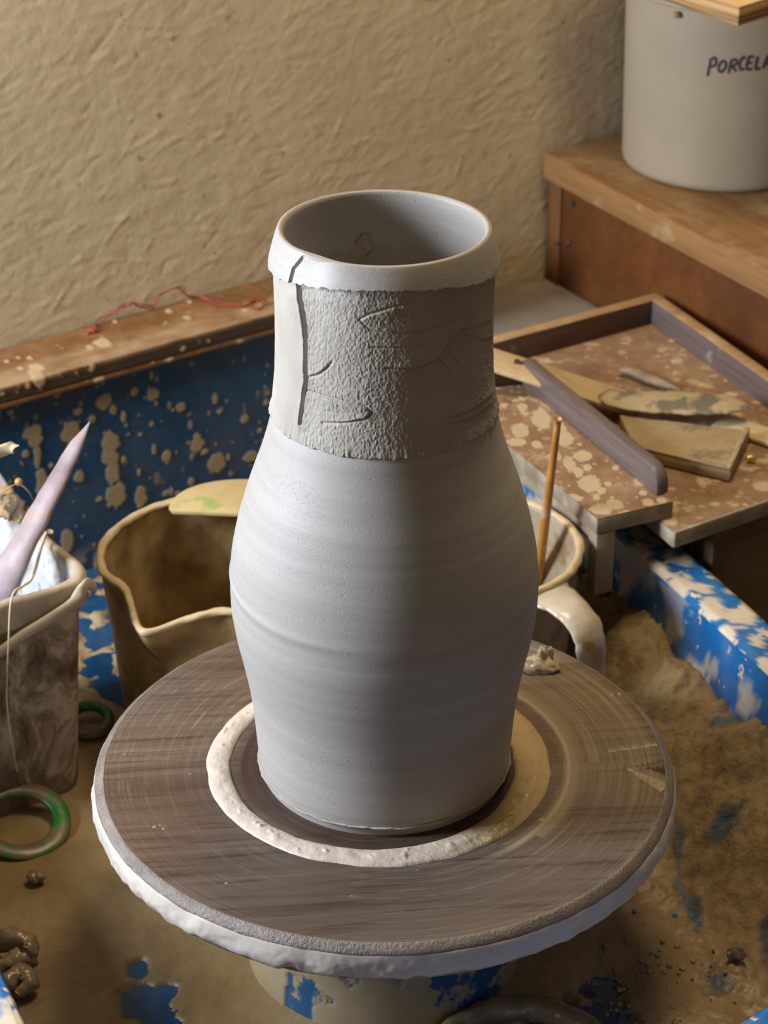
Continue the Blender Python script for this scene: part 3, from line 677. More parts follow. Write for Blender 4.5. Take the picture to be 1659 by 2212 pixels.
V = np.stack([X[nz], Y[nz], FZ+h[nz]], -1)
nm = NM('wet_clay_slurry_over_blue'); nm.m.name = 'slurry_with_blue_show_through'
col = nm.ramp(nm.noise(11, 7, .6), [(.3, (.19, .122, .052)), (.55, (.285, .195, .092)), (.75, (.36, .262, .14))])
col = nm.mix(nm.ramp(nm.noise(60, 6, .7), [(.58, 0), (.78, .6)]), col, (.15, .095, .045))
col = nm.mix(nm.attr('mask'), col, (.035, .075, .11)); col = nm.mix(nm.math('MULTIPLY', nm.attr('cream'), .8), col, (.42, .33, .20))
rgh = nm.mix(nm.attr('heap'), nm.ramp(nm.noise(8, 4), [(.4, .30), (.6, .5)]), .75); rgh = nm.mix(nm.attr('puddle'), rgh, .10)
nb = nm.bump(nm.noise(75, 6, .6), .45, .004); nb = nm.bump(nm.noise(190, 5, .7), .5, .003, nb)
M_SL2 = nm.out(col, rgh, nb, .5)
nm.L(nm.math('ADD', nm.math('MULTIPLY', nm.math('MAXIMUM', nm.attr('heap'), nm.attr('puddle')), .7), .1), nb.node.inputs['Strength'])
sl = mesh_obj('clay_slurry', V, q4, M_SL2, None, True, {'mask': blue_f[nz], 'heap': heap[nz], 'puddle': pud[nz], 'cream': (backleft*sstep(.42, .6, fbm(X*25, Y*25, 149, 4)))[nz]}, base=(0, 0, FZ))
tag(sl, 'brown wet clay slurry covering the floor of the blue pan', 'slurry', None, 'stuff')
# froth of bubbles in the puddle at the lower right
bm = bmesh.new(); rb = random.Random(5)
for _ in range(90):
    x = rb.gauss(1390, 70); y = rb.gauss(2110, 60); p = at(x, y, FZ+.005); r = rb.uniform(.0006, .0022)
    bmesh.ops.create_uvsphere(bm, u_segments=10, v_segments=7, radius=r, matrix=__import__('mathutils').Matrix.Translation((p[0], p[1], FZ+.0042)))
MB = NM('wet_bubble').out((.26, .19, .10), .06, None, .8)
tag(bm_obj('froth', bm, MB, None, base=tuple(at(1370, 2120, FZ+.006))), 'glossy froth of small bubbles on the slurry right of the bat', 'froth', None, 'stuff')
# twisted scrap of clay at the lower left
p0 = at(35, 2090, FZ+.012)
sc = thing('clay_scrap', 'twisted wet clay scrap lying in the slurry at the pan corner', 'clay scrap', (p0[0], p0[1], FZ+.006))
def fl_(x, y, z): return at(x, y, FZ+z)
tube('coil', [fl_(-20, 2040, .012), fl_(20, 2030, .02), fl_(62, 2042, .02), fl_(55, 2065, .016), fl_(15, 2085, .014), fl_(-15, 2100, .012)], [.005, .008, .007, .008, .006, .004], M_SCRAP, sc, 40, 14, lump=.5, seed=3)
tube('coil', [fl_(-10, 2145, .011), fl_(20, 2120, .014), fl_(45, 2100, .016), fl_(60, 2125, .012), fl_(35, 2150, .01)], [.004, .007, .006, .007, .003], M_SCRAP, sc, 40, 14, lump=.5, seed=9)
tag(blob('clay_crumb', fl_(78, 1893, .010), (.006, .005, .004), M_SCRAP, None, 21, .5, base=tuple(fl_(78, 1893, .006))), 'small dark clay crumb in the slurry below the left green ring', 'clay crumb')
lit = [(1380, 1852), (1615, 1935), (1590, 2060)]
for i, ((x, y), lab) in enumerate(zip(lit, ('clay crumb in the slurry just right of the bat rim', 'pale clay crumb in the slurry near the right picture edge', 'glossy clay crumb in the slurry above the front right rim'))):
    tag(blob('clay_crumb', fl_(x, y, .012), (.006, .004, .005), M_SCRAP, None, 31+i, .5, base=tuple(fl_(x, y, .008))), lab, 'clay crumb', 'clay crumbs in the slurry')

# ================================================================== ROOM
zw0, zw1 = -.35, .95
uw0, uw1 = -.75, 1.15
NU, NV = 900, 560
U, Zw = np.meshgrid(np.linspace(uw0, uw1, NU), np.linspace(zw0, zw1, NV), indexing='ij')
H = (fbm(U*7, Zw*7, 201, 3)-.5)*.003+(fbm(U*90, Zw*150, 202, 4)-.5)*.0010
rs = np.random.default_rng(11); du = (uw1-uw0)/(NU-1); dz = (zw1-zw0)/(NV-1)
for _ in range(6500):
    cu_ = rs.uniform(-.55, .9); cz_ = rs.uniform(-.1, .75); L_ = rs.uniform(.006, .034); w_ = rs.uniform(.0006, .0013)
    an = rs.normal(.12, .42); amp = rs.choice([1, 1, -1])*rs.uniform(.0002, .0008)*rs.uniform(.5, 1.3); bend = rs.normal(0, 4)
    i0 = max(int((cu_-L_*1.2-uw0)/du), 0); i1 = min(int((cu_+L_*1.2-uw0)/du)+2, NU); j0 = max(int((cz_-L_*1.2-zw0)/dz), 0); j1 = min(int((cz_+L_*1.2-zw0)/dz)+2, NV)
    if i1 <= i0 or j1 <= j0: continue
    a_ = U[i0:i1, j0:j1]-cu_; b_ = Zw[i0:i1, j0:j1]-cz_
    s_ = a_*math.cos(an)+b_*math.sin(an); t_ = -a_*math.sin(an)+b_*math.cos(an)-bend*s_*s_
    H[i0:i1, j0:j1] += amp*np.exp(-(t_/w_)**2)*np.exp(-(s_/(L_*.62))**4)
Wl = .600-H*.75
Wl = np.minimum(Wl, .605); Wl = np.maximum(Wl, .5955)
P = np.stack([U*DW[0]+Wl*NW[0], U*DW[1]+Wl*NW[1], Zw], -1)
wb = grid('wall_back', P, M_WALL, None, False, False, False, base=tuple(uw(.2, .6, 0)))
tag(wb, 'rough tan plaster wall with brush marks behind the wheel', 'wall', None, 'structure')
m = NM('concrete_floor'); M_FLOOR = m.out(m.ramp(m.noise(6, 6), [(.3, (.16, .13, .10)), (.7, (.24, .2, .16))]), .8, m.bump(m.noise(60, 4), .2, .002), .3)
fo = prism('floor', [uw(-1.6, -1.9)[:2], uw(1.7, -1.9)[:2], uw(1.7, .62)[:2], uw(-1.6, .62)[:2]], -.82, -.80, M_FLOOR, None, 0, base=(0, 0, -.80))
tag(fo, 'dark concrete workshop floor under the wheel and bench', 'floor', None, 'structure')
# legs and cabinet of the wheel under the pan, so the pan does not hang in the air
pb = rounded(corners(-.06, -.06, -.06, -.06), .02)
tag(prism('wheel_cabinet', pb, -.80, FZ-.0042, M_DARK, None, .003, base=(0, 0, -.80)), 'dark cabinet of the potters wheel beneath the blue pan', 'wheel cabinet')

# rail along the wall
rail = thing('wooden_rail', 'varnished wooden rail with clay drips along the wall above the blue guard', 'rail', tuple(uw(-.05, .56, .036)))
prof = [(.5965, .0575), (.590, .0582), (.575, .0578), (.548, .0572), (.5375, .0568), (.534, .0562), (.5325, .0548), (.5325, .0432), (.534, .0424), (.534, .0418), (.533, .0410), (.533, .0370), (.535, .0358), (.5965, .0358)]
pr = np.array(prof); t = np.concatenate([[0], np.cumsum(np.hypot(*np.diff(pr, axis=0).T))]); tt = np.linspace(0, t[-1], 90)
pw = np.interp(tt, t, pr[:, 0]); pz = np.interp(tt, t, pr[:, 1])
uu = np.linspace(-.36, .47, 560)
U, T = np.meshgrid(uu, tt, indexing='ij'); Wp = np.repeat(pw[None], 560, 0); Zp = np.repeat(pz[None], 560, 0)
mk = .55*sstep(.030, .048, T)*(1-sstep(.066, .070, T))*fbm(U*50, T*120, 211, 4)*1.4
def rail_uw(x, y):
    p = at(x, y, .0572); return p[0]*DW[0]+p[1]*DW[1], p[0]*NW[0]+p[1]*NW[1]
Tz = np.interp(0, [0, 1], [0, 1])
for x, y, rx, ry in [(222, 742, 20, 14), (80, 795, 16, 12), (83, 815, 16, 24), (45, 797, 8, 6), (410, 655, 9, 6), (365, 675, 10, 7), (248, 698, 7, 6), (405, 688, 10, 7), (195, 752, 10, 8), (65, 775, 6, 5), (530, 672, 8, 6), (197, 793, 9, 10), (214, 820, 14, 8), (395, 752, 8, 8), (520, 738, 14, 5), (365, 778, 14, 5), (15, 783, 7, 5), (40, 775, 6, 4), (450, 736, 6, 6), (60, 833, 8, 8), (5, 850, 6, 6)]:
    p = at(x, y, .0572); w_ = p[0]*NW[0]+p[1]*NW[1]
    if w_ < .5335: p = atn(x, y, NW, .5328)
    u_ = p[0]*DW[0]+p[1]*DW[1]; w_ = p[0]*NW[0]+p[1]*NW[1]; z_ = p[2]
    d = np.sqrt(((U-u_)/(rx*.00037))**2+((Wp-w_)/(ry*.0007))**2+((Zp-z_)/(ry*.0004))**2)+.6*(fbm(U*300, T*300, 213, 3)-.5)
    mk = np.maximum(mk, 1-sstep(.8, 1.05, d))
for _ in range(160):
    u_ = rs.uniform(-.36, .2); t_ = rs.uniform(0.01, .1); s_ = abs(rs.normal(0, .0010))+.0005
    mk = np.maximum(mk, (1-sstep(s_*.7, s_*1.2, np.hypot(U-u_, T-t_)))*rs.uniform(.4, 1))
up = np.clip(mk, 0, 1)*.0012
Wp = Wp-up*(T > .058); Zp = Zp+up*(T < .062)
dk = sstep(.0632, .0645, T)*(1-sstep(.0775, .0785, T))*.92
P = np.stack([U*DW[0]+Wp*NW[0], U*DW[1]+Wp*NW[1], Zp], -1)
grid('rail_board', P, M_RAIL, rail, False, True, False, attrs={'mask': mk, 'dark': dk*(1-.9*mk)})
# red thread lying on the rail
px = [(188, 722), (200, 716), (208, 706), (225, 690), (245, 675), (256, 664), (272, 662), (290, 656), (300, 663), (330, 664), (345, 640), (358, 630), (385, 622), (405, 640), (440, 645), (470, 658), (520, 661), (545, 652), (562, 646), (570, 658), (556, 668), (540, 660), (545, 648), (560, 650)]
pts = []
for x, y in px:
    p = at(x, y, .0592)
    if p[0]*NW[0]+p[1]*NW[1] > .590: p = atn(x, y, NW, .590)
    pts.append(p)
th_ = thing('red_thread', 'frayed red thread lying along the wooden rail against the wall', 'thread', tuple(pts[10]))
tube('strand', pts, .0007, M_RED, th_, 160, 7, lump=.3)
tube('strand', [p+np.array([.003*math.sin(i*1.7), .002*math.cos(i*2.1), .0012+.001*math.sin(i)]) for i, p in enumerate(pts[:20])], .0006, M_RED, th_, 120, 6)
blob('knot', pts[1]+np.array([0, 0, .001]), (.0042, .003, .0022), M_RED, th_, 44, .5)

# ================================================================== BENCH, TRAYS
BZ = -.0165
c35 = .348
b0 = isect(NR_, c35, NW, .593); b1 = isect(NR_, c35, NW, .097+.004)
bench = thing('work_bench', 'dusty work bench in the corner carrying trays and the wooden cabinet', 'bench', (b0[0]+.3, b0[1], -.80))
e1 = b0+DW*.75; e2 = b1+DW*.75
b1t = b1+(b0-b1)/np.linalg.norm(b0-b1)*.03
prism('bench_top', [b1t, b1t+DW*.75, e1, b0], BZ-.022, BZ, M_BENCH, bench, .0015)
i1 = b1+DW*.004+NW*.004; 
prism('front_panel', [i1, e2+NW*.004, e2+NW*.020, i1+NW*.020], -.80, .0005, M_BENCHF, bench, .001)
prism('side_panel', [i1+NW*.0245, i1+NW*.0245+DW*.02, b0+DW*.024, b0+DW*.004], -.80, BZ-.0222, M_BENCHF, bench, .001)
# wide tray
wt = thing('tool_tray', 'wide shallow wooden tray holding clay tools in front of the orange cabinet', 'tray', (.25, .5, BZ))
TF, TT = .016, .0390
RR_ = at(1415, 632, TT)[:2]; RL = at(1060, 727, TT)[:2]; dR = (at(1659, 800, TT)[:2]-RR_); dR /= np.linalg.norm(dR); dB = RR_-RL; dB /= np.linalg.norm(dB)
nB = np.array([dB[1], -dB[0]]); nRi = np.array([-dR[1], dR[0]]); 
if nRi@(RL-RR_) < 0: nRi = -nRi
th1 = .0125
fr0 = at(1455, 1148, TF)[:2]; fdir = at(1659, 1078, TF)[:2]-fr0; fdir /= np.linalg.norm(fdir)
fR = RR_+dR*.335                           # front right corner, outside the picture
s_ = np.linalg.solve(np.array([dR, -fdir]).T, fr0-RR_); fR = RR_+dR*s_[0]
lb = RL-dB*.02
poly = [fr0, fR, RR_, lb, lb+np.array([.01, -.03])]
left_c = isect(np.array([-dR[1], dR[0]]), np.array([-dR[1], dR[0]])@fr0, np.array([-dB[1], dB[0]]), np.array([-dB[1], dB[0]])@RR_)
poly = [fr0, fR, RR_, left_c]
P = np.array(poly)
# floor with spots
NU, NV = 300, 380
a_, b_ = np.meshgrid(np.linspace(0, 1, NU), np.linspace(0, 1, NV), indexing='ij')
Q = (P[0]*(1-a_)[..., None]+P[1]*a_[..., None])*(1-b_)[..., None]+(P[3]*(1-a_)[..., None]+P[2]*a_[..., None])*b_[..., None]
mk = np.zeros(a_.shape)
for _ in range(260):
    c = P[0]+(P[1]-P[0])*rs.uniform(0, 1)+(P[3]-P[0])*rs.beta(1.0, 1.6); s_ = abs(rs.normal(0, .0020))+.0006
    d = np.hypot((Q[..., 0]-c[0])/rs.uniform(.7, 1.6), Q[..., 1]-c[1])+.0015*(fbm(Q[..., 0]*300, Q[..., 1]*300, 221, 2)-.5)
    mk = np.maximum(mk, (1-sstep(s_*.75, s_*1.2, d))*rs.uniform(.35, 1))
Zf = TF+mk*.0002
G = np.stack([Q[..., 0], Q[..., 1], Zf], -1)
grid('tray_floor', G, M_TRAYF, wt, False, False, False, attrs={'mask': mk})['label'] = 'brown tray floor spotted with clay'
def ins_c(P_, d): c_ = np.mean(P_, 0); return [p+(c_-p)/np.linalg.norm(c_-p)*d for p in P_]
prism('tray_base', [p for p in P], TF-.014, TF-.0012, M_TRAYE, wt, .0008)
prism('batten', ins_c(P, .03), BZ, TF-.0141, M_BENCHF, wt, .0008)
def board(p, q, wv, z0, z1, name, mat, par, topmat=None, bev=.0012):
    o = prism(name, [p, q, q+wv, p+wv], z0, z1, mat, par, bev)
    if topmat is not None:
        o.data.materials.append(topmat)
        for f in o.data.polygons:
            if f.normal.z > .6: f.material_index = 1
    return o
inw = lambda v, ref: v if v@ref > 0 else -v
cenT = P.mean(0)
nb_in = inw(np.array([-dB[1], dB[0]]), cenT-RR_); nr_in = inw(np.array([-dR[1], dR[0]]), cenT-RR_)
board(left_c, RR_, nb_in*th1, TF-.001, TT, 'rear_rim', M_TRAYW, wt, M_TRAYT)['label'] = 'dark rear rim with a pale top'
board(RR_+nb_in*th1*1.02, fR, nr_in*th1, TF-.001, TT, 'side_rim', M_TRAYR, wt, M_TRAYT)['label'] = 'purplish side rim with a pale top'
board(fr0-fdir*.001, fR, inw(NW, cenT-fr0)*(-.003), TF-.013, TF+.0005, 'front_edge', M_TRAYE, wt)
# narrow tray bridging the pan rim
nt = thing('narrow_tray', 'narrow clay-spotted wooden tray with a slanting divider beside the right jug', 'tray', (.16, .38, -.02))
NF_ = .030
c0 = at(1290, 1121, NF_)[:2]; c1 = at(1455, 1083, NF_)[:2]; lft = at(1105, 967, NF_)[:2]; ld = lft-c0; ld /= np.linalg.norm(ld)
rbk = at(1130, 832, NF_)[:2]; rd = at(1415, 1066, NF_)[:2]; 
c3 = c0+ld*.275; rdir = rbk-c1; rdir /= np.linalg.norm(rdir); c2 = c1+rdir*.262
bkL = at(1050, 842, NF_)[:2]
a_, b_ = np.meshgrid(np.linspace(0, 1, 200), np.linspace(0, 1, 520), indexing='ij')
c2 = rbk+(rbk-c1)/np.linalg.norm(rbk-c1)*.002; c3 = c0+ld*np.linalg.norm(c2-c1)
Q = (c0*(1-a_)[..., None]+c1*a_[..., None])*(1-b_)[..., None]+(c3*(1-a_)[..., None]+c2*a_[..., None])*b_[..., None]
mk = np.zeros(a_.shape)
sp = [(1170, 905, 22, 26), (1125, 930, 20, 16), (1115, 955, 22, 9), (1220, 945, 20, 20), (1215, 930, 12, 16), (1105, 990, 14, 12), (1260, 985, 22, 12), (1230, 1000, 14, 16), (1200, 985, 16, 12), (1275, 1045, 26, 20), (1250, 1020, 12, 12), (1240, 1075, 22, 8), (1315, 1045, 9, 6), (1330, 1010, 8, 6), (1385, 1040, 16, 10), (1300, 1100, 28, 12), (1330, 1090, 20, 12), (1360, 1110, 24, 8), (1400, 1085, 14, 8), (1430, 1080, 12, 6), (1270, 1010, 10, 8), (1160, 960, 12, 9), (1290, 1075, 8, 6), (1300, 1060, 10, 8), (1390, 1065, 9, 6), (1205, 870, 10, 6), (1130, 880, 12, 10)]
for x, y, rx, ry in sp:
    c = at(x, y, NF_); ax = abs(at(x+rx, y, NF_)[0]-c[0]); ay = abs(at(x, y+ry, NF_)[1]-c[1])
    d = np.hypot((Q[..., 0]-c[0])/ax, (Q[..., 1]-c[1])/ay)+.55*(fbm(Q[..., 0]*300, Q[..., 1]*300, 231, 3)-.5)
    mk = np.maximum(mk, (1-sstep(.85, 1.02, d)))
for _ in range(140):
    t1, t2 = rs.uniform(0, 1), rs.uniform(0, 1); c = (c0+(c1-c0)*t1)*(1-t2)+(c3+(c2-c3)*t1)*t2; s_ = abs(rs.normal(0, .0013))+.0005
    d = np.hypot(Q[..., 0]-c[0], Q[..., 1]-c[1]); mk = np.maximum(mk, (1-sstep(s_*.8, s_*1.2, d))*rs.uniform(.3, 1))
grid('tray_floor', np.stack([Q[..., 0], Q[..., 1], NF_+mk*.0002], -1), M_TRAYF, nt, False, False, False, attrs={'mask': mk})['label'] = 'pinkish brown board covered in clay spots'
fdn0 = (c1-c0)/np.linalg.norm(c1-c0)
prism('board', [c0, c1, c2, c3], NF_-.0135, NF_-.0003, M_TRAYE, nt, .0006)
prism('side_batten', [c0+ld*.0128+fdn0*.003, c0+ld*.0128+fdn0*.012, c3+fdn0*.012, c3+fdn0*.003], NF_-.0265, NF_-.0137, M_TRAYE, nt, .0008)
# divider bar (rounded front end), leaning along the right side
nrm = np.array([rdir[1], -rdir[0]]); nrm = nrm if nrm@(c1-c0) > 0 else -nrm
p0 = at(1418, 1072, NF_)[:2]; bl2 = at(1130, 832, NF_)[:2]
prof = []; L = np.linalg.norm(bl2-p0); dd = (bl2-p0)/L; hgt = .0215
side = [(0, 0), (L+.004, 0), (L+.004, hgt), (.016, hgt)]+[(.016-.016*math.sin(t), hgt-.0135*(1-math.cos(t))) for t in np.linspace(.15, pi/2, 7)]
bm = bmesh.new()
nn = np.array([-dd[1], dd[0]]); nn = nn if nn@(c1-c0) > 0 else -nn
lo = [V3(p0+dd*s_, NF_+z_) for s_, z_ in side]; hi = [V3(p0+dd*s_+nn*.0105, NF_+z_) for s_, z_ in side]
add_hex(bm, lo, hi); bm_obj('divider', bm, M_TRAYR, nt, .0015)['label'] = 'bluish grey wooden divider with rounded end'
bkd = (bkL-bl2)/np.linalg.norm(bkL-bl2)
board(bl2-dd*.0002, bl2+bkd*.062, dd*.010, NF_+.0002, NF_+hgt-.001, 'rear_rim', M_TRAYW, nt)
lg = NW*.016
fdn = (c1-c0)/np.linalg.norm(c1-c0)
prism('leg', [c0+fdn*.0005-np.array([0, 0]), c0+fdn*.0165, c0+fdn*.0165+ld*.012, c0+fdn*.0005+ld*.012], NF_-.066, NF_-.0137, M_TRAYE, nt, .001)
prism('cleat', [c1-fdn*.009, c1-fdn*.0005, c1-fdn*.0005+ld*.02, c1-fdn*.009+ld*.02], NF_-.026, NF_-.0137, M_TRAYE, nt, .0008)
prism('leg', [c2-fdn*.014, c2-fdn*.002, c2-fdn*.002-ld*.02, c2-fdn*.014-ld*.02], BZ+.0002, NF_-.0137, M_TRAYE, nt, .0008)

# ------------------------------------------------------------------ tools on the wide tray
z0 = TF+.001
def slat(name, pxs, zs_, half_w, thick, mat, label, cat, n=30, ns=12, parent=None, tz=.5, lump=0, group=None):
    pts = [at(x, y, z) for (x, y), z in zip(pxs, zs_)]
    d = pts[-1]-pts[0]; sd = np.array([-d[1], d[0], 0]); sd /= np.linalg.norm(sd)
    o = tube(name, pts, thick, mat, parent, n, ns, base=tuple(pts[len(pts)//2]), wid=half_w, side=sd, lump=lump)
    if label: tag(o, label, cat, group)
    return o
def flat_box(name, px0, px1, z, hw0, hw1, th, mat, label, cat, z1=None):
    a_ = at(*px0, z); b_ = at(*px1, z if z1 is None else z1); d = (b_-a_)[:2]; d /= np.linalg.norm(d); s_ = np.array([-d[1], d[0]])
    bm = bmesh.new()
    lo = [V3(a_[:2]-s_*hw0, a_[2]-th), V3(b_[:2]-s_*hw1, b_[2]-th), V3(b_[:2]+s_*hw1, b_[2]-th), V3(a_[:2]+s_*hw0, a_[2]-th)]
    hi = [p+np.array([0, 0, th]) for p in lo]; add_hex(bm, lo, hi)
    o = bm_obj(name, bm, mat, None, min(th*.25, .0012), base=tuple((a_+b_)/2-np.array([0, 0, th]))); return tag(o, label, cat)
flat_box('wooden_lath', (1050, 768), (1375, 872), NF_+.0262, .0185, .0185, .004, M_LATH, 'pale flat wooden lath lying across the tray corner under the paddle', 'lath', TF+.0085)
flat_box('wood_offcut', (1555, 905), (1760, 972), TF+.0050, .013, .013, .004, M_LATH, 'short pale slat at the right picture edge beside the clay block', 'slat')
# block of wrapped clay
blk = thing('clay_board', 'small tan clay-covered board with raised edge lying under the paddle', 'board', tuple(at(1480, 980, z0)))
zt_ = TF+.0105
q = [at(1345, 893, zt_)[:2], at(1400, 985, zt_)[:2], at(1572, 1018, zt_)[:2], at(1622, 935, zt_)[:2]]
q = [at(1338, 895, zt_)[:2], at(1372, 968, zt_)[:2], at(1578, 1018, zt_)[:2], at(1620, 930, zt_)[:2]]
prism('core', q, z0, zt_, M_CLAYTAN, blk, .0012)
def ins_poly(q, d): c_ = np.mean(q, 0); return [p+(c_-p)/np.linalg.norm(p-c_)*d for p in q]
e_ = (q[3]-q[2]); 
prism('edge_strip', [q[2], q[3], q[3]+(q[0]-q[3])*.045, q[2]+(q[1]-q[2])*.05], zt_+.0002, zt_+.003, M_CLAYTAN, blk, .0008)
prism('edge_strip', [q[1], q[2]-(q[2]-q[1])*.055, q[2]-(q[2]-q[1])*.055+(q[3]-q[2])*.07, q[1]+(q[0]-q[1])*.07], zt_+.0002, zt_+.0018, M_CLAYTAN, blk, .0006)
# caked paddle resting on block and lath
pts = [at(1306, 850, TF+.0165), at(1345, 864, TF+.0165), at(1420, 868, TF+.0172), at(1500, 871, TF+.0175), at(1570, 874, TF+.0175), at(1614, 880, TF+.0175)]
d = pts[-1]-pts[0]; sd = np.array([-d[1], d[0], 0])
pd = tube('clay_paddle', pts, [.0022, .0032, .0036, .0034, .003, .0012], M_PADDLE, None, 60, 18, base=tuple(pts[2]), wid=[.009, .0165, .0200, .0205, .0175, .006], side=sd, lump=.12, seed=4)
tag(pd, 'clay-caked wooden paddle with dark smears resting on the tan board', 'paddle')
pts = [at(1338, 800, TF+.0055), at(1370, 803, TF+.006), at(1405, 818, TF+.0055), at(1440, 832, TF+.0045), at(1470, 843, TF+.003)]
tag(tube('modelling_stick', pts, [.0018, .004, .004, .003, .001], M_DSTICK, None, 40, 12, base=tuple(pts[2]), wid=[.003, .0062, .006, .004, .0015], side=np.array([.3, 1, 0]), lump=.25), 'short dark modelling stick dusted with clay behind the paddle', 'stick')
bp = at(1622, 990, TF+.004)
tag(blob('brass_screw', bp, (.0042, .0022, .0024), M_BRASS, None, 3, .2, base=tuple(bp)), 'tiny brass screw on the tray right of the clay-covered board', 'screw')

# ================================================================== CABINET, BUCKET, PLYWOOD
cab = thing('wooden_cabinet', 'orange brown wooden cabinet with overhanging plank top against the wall', 'cabinet', (.4, .7, BZ))
CT = .111
k0 = at(1168, 328, CT)[:2]-NW*.004; k1 = at(1659, 585, CT)[:2]; sdir = (k1-k0)/np.linalg.norm(k1-k0); wdir = DW
off = .006
k0b = k0+NW*0
top = [k0, k0+sdir*.55, k0+sdir*.55+wdir*.55, k0+wdir*.55]
o = prism('plank_top', top, CT-.025, CT, M_CABTOP, cab, .0025)
o.data.materials.append(M_CABEDGE)
for f_ in o.data.polygons:
    if abs(f_.normal.z) < .5: f_.material_index = 1
e0 = k0+wdir*.006+sdir*.002; 
prism('stile', [e0, e0+sdir*.020, e0+sdir*.020+wdir*.02, e0+wdir*.02], BZ, CT-.0252, M_STILE, cab, .0012)
f0 = e0+sdir*.0204+wdir*.0022
sp_ = prism('side_panel', [f0, f0+sdir*.50, f0+sdir*.50+wdir*.018, f0+wdir*.018], BZ, CT-.0252, M_CAB, cab, .0012)
def panel_pt(x, y, offn=.0):
    n = np.array([-sdir[1], sdir[0]]); n = n if n@wdir < 0 else -n
    return atn(x, y, n, n@f0+offn)
for x, y in ((1238, 440), (1229, 525), (1207, 524)):
    p = panel_pt(x, y, .0004)
    blob('nail_head', p, (.003, .003, .0032), M_DARK, sp_, 2, .15, n=10)
bc = np.array([.3105, .808])
bk = thing('bucket', 'large white plastic bucket with handwritten marker label standing on the cabinet', 'bucket', (bc[0], bc[1], CT))
rb0, rb1 = .0905, .0945
BT = .300
prof = [(.001, CT+.0005), (rb0-.006, CT+.0005), (rb0-.001, CT+.003), (rb0, CT+.008)]+[(rb0+(rb1-rb0)*t, CT+.008+(BT-.022-CT-.008)*t) for t in np.linspace(.05, 1, 24)]
prof += [(rb1, BT-.001), (rb1-.003, BT-.001), (rb0-.004, CT+.006), (.001, CT+.005)]
grid('body', lathe_pts(prof, 160, *bc), M_BUCK, bk, True, False)
prof = [(rb1+.0002, BT-.024), (rb1+.003, BT-.0235), (rb1+.0035, BT-.021), (rb1+.0022, BT-.019), (rb1+.0022, BT-.006), (rb1+.004, BT-.004), (rb1+.004, BT), (rb1-.004, BT), (.001, BT)]
lid_ = grid('lid', lathe_pts(prof, 160, *bc), M_BUCK, bk, True, False)
lid_['label'] = 'white lid with ribbed collar'
p = at(1333, 8, BT-.01)
pv = atcyl(1345, 12, bc[0], bc[1], rb1+.003)
blob('handle_lug', (bc[0]-rb1-.004, bc[1]-.004, BT-.012), (.006, .008, .012), M_BUCK, bk, 3, .1)
lug = atcyl(1460, 32, bc[0], bc[1], rb1+.004); blob('lid_tab', lug, (.004, .003, .003), M_CLAYTAN, lid_, 5, .1)
# marker lettering as pen strokes on the bucket wall
def on_bucket(x, y):
    p = atcyl(x, y, bc[0], bc[1], rb0+(rb1-rb0)*.85)
    r_ = rb0+(rb1-rb0)*np.clip((p[2]-CT)/(BT-CT), 0, 1)+.0004; p = atcyl(x, y, bc[0], bc[1], r_); return p
def glyph(ch):
    return {'P': [[(.1, 1.15), (.25, 0)], [(.18, .1), (.6, -.08), (.85, .12), (.75, .42), (.2, .55)]],
            'O': [[(.55, .02), (.15, .3), (.1, .75), (.45, .95), (.8, .65), (.85, .25), (.55, .02)]],
            'R': [[(.15, 1.1), (.25, .05)], [(.2, .08), (.65, 0), (.85, .2), (.7, .42), (.25, .52)], [(.35, .5), (.95, .95)]],
            'C': [[(.9, .12), (.5, .0), (.15, .35), (.15, .75), (.5, 1.0), (.9, .88)]],
            'E': [[(.85, 0), (.2, .05), (.12, .95), (.85, .95)], [(.15, .5), (.7, .45)]],
            'L': [[(.2, 0), (.12, .95), (.85, .95)]],
            'A': [[(.05, 1.0), (.5, 0), (.9, 1.0)], [(.22, .65), (.78, .62)]],
            'I': [[(.5, 0), (.45, 1)]], 'N': [[(.1, 1), (.15, 0), (.8, 1), (.9, 0)]]}[ch]
x = 1529; 
strokes = []
widths = dict(P=20, O=19, R=21, C=14, E=17, L=14, A=19, I=8, N=17)
for i, ch in enumerate('PORCELAIN'):
    w_ = widths[ch]; ht = 33 if ch == 'P' else 27; top_y = 127-(x-1529)*.05+(4 if ch in 'OR' else 0)
    for st in glyph(ch):
        pxs = [(x+a_*w_-(b_-.5)*4, top_y+b_*ht) for a_, b_ in st]
        if max(p_[0] for p_ in pxs) < 1722: strokes.append(pxs)
    x += w_+2.5
V = []; F = []
for pxs in strokes:
    c_ = resample([np.array([*p_, 0]) for p_ in pxs], 22)[:, :2]; tg = np.gradient(c_, axis=0); tg /= np.linalg.norm(tg, axis=1)[:, None]+1e-9
    nr = np.stack([-tg[:, 1], tg[:, 0]], 1)*3.3
    b0_ = len(V)
    for p_, n_ in zip(c_, nr): V.append(on_bucket(*(p_-n_))); V.append(on_bucket(*(p_+n_)))
    for j in range(len(c_)-1): F.append((b0_+2*j, b0_+2*j+1, b0_+2*j+3, b0_+2*j+2))
mesh_obj('lettering', V, F, M_INK, bk)['label'] = 'black handwritten word PORCELAIN'
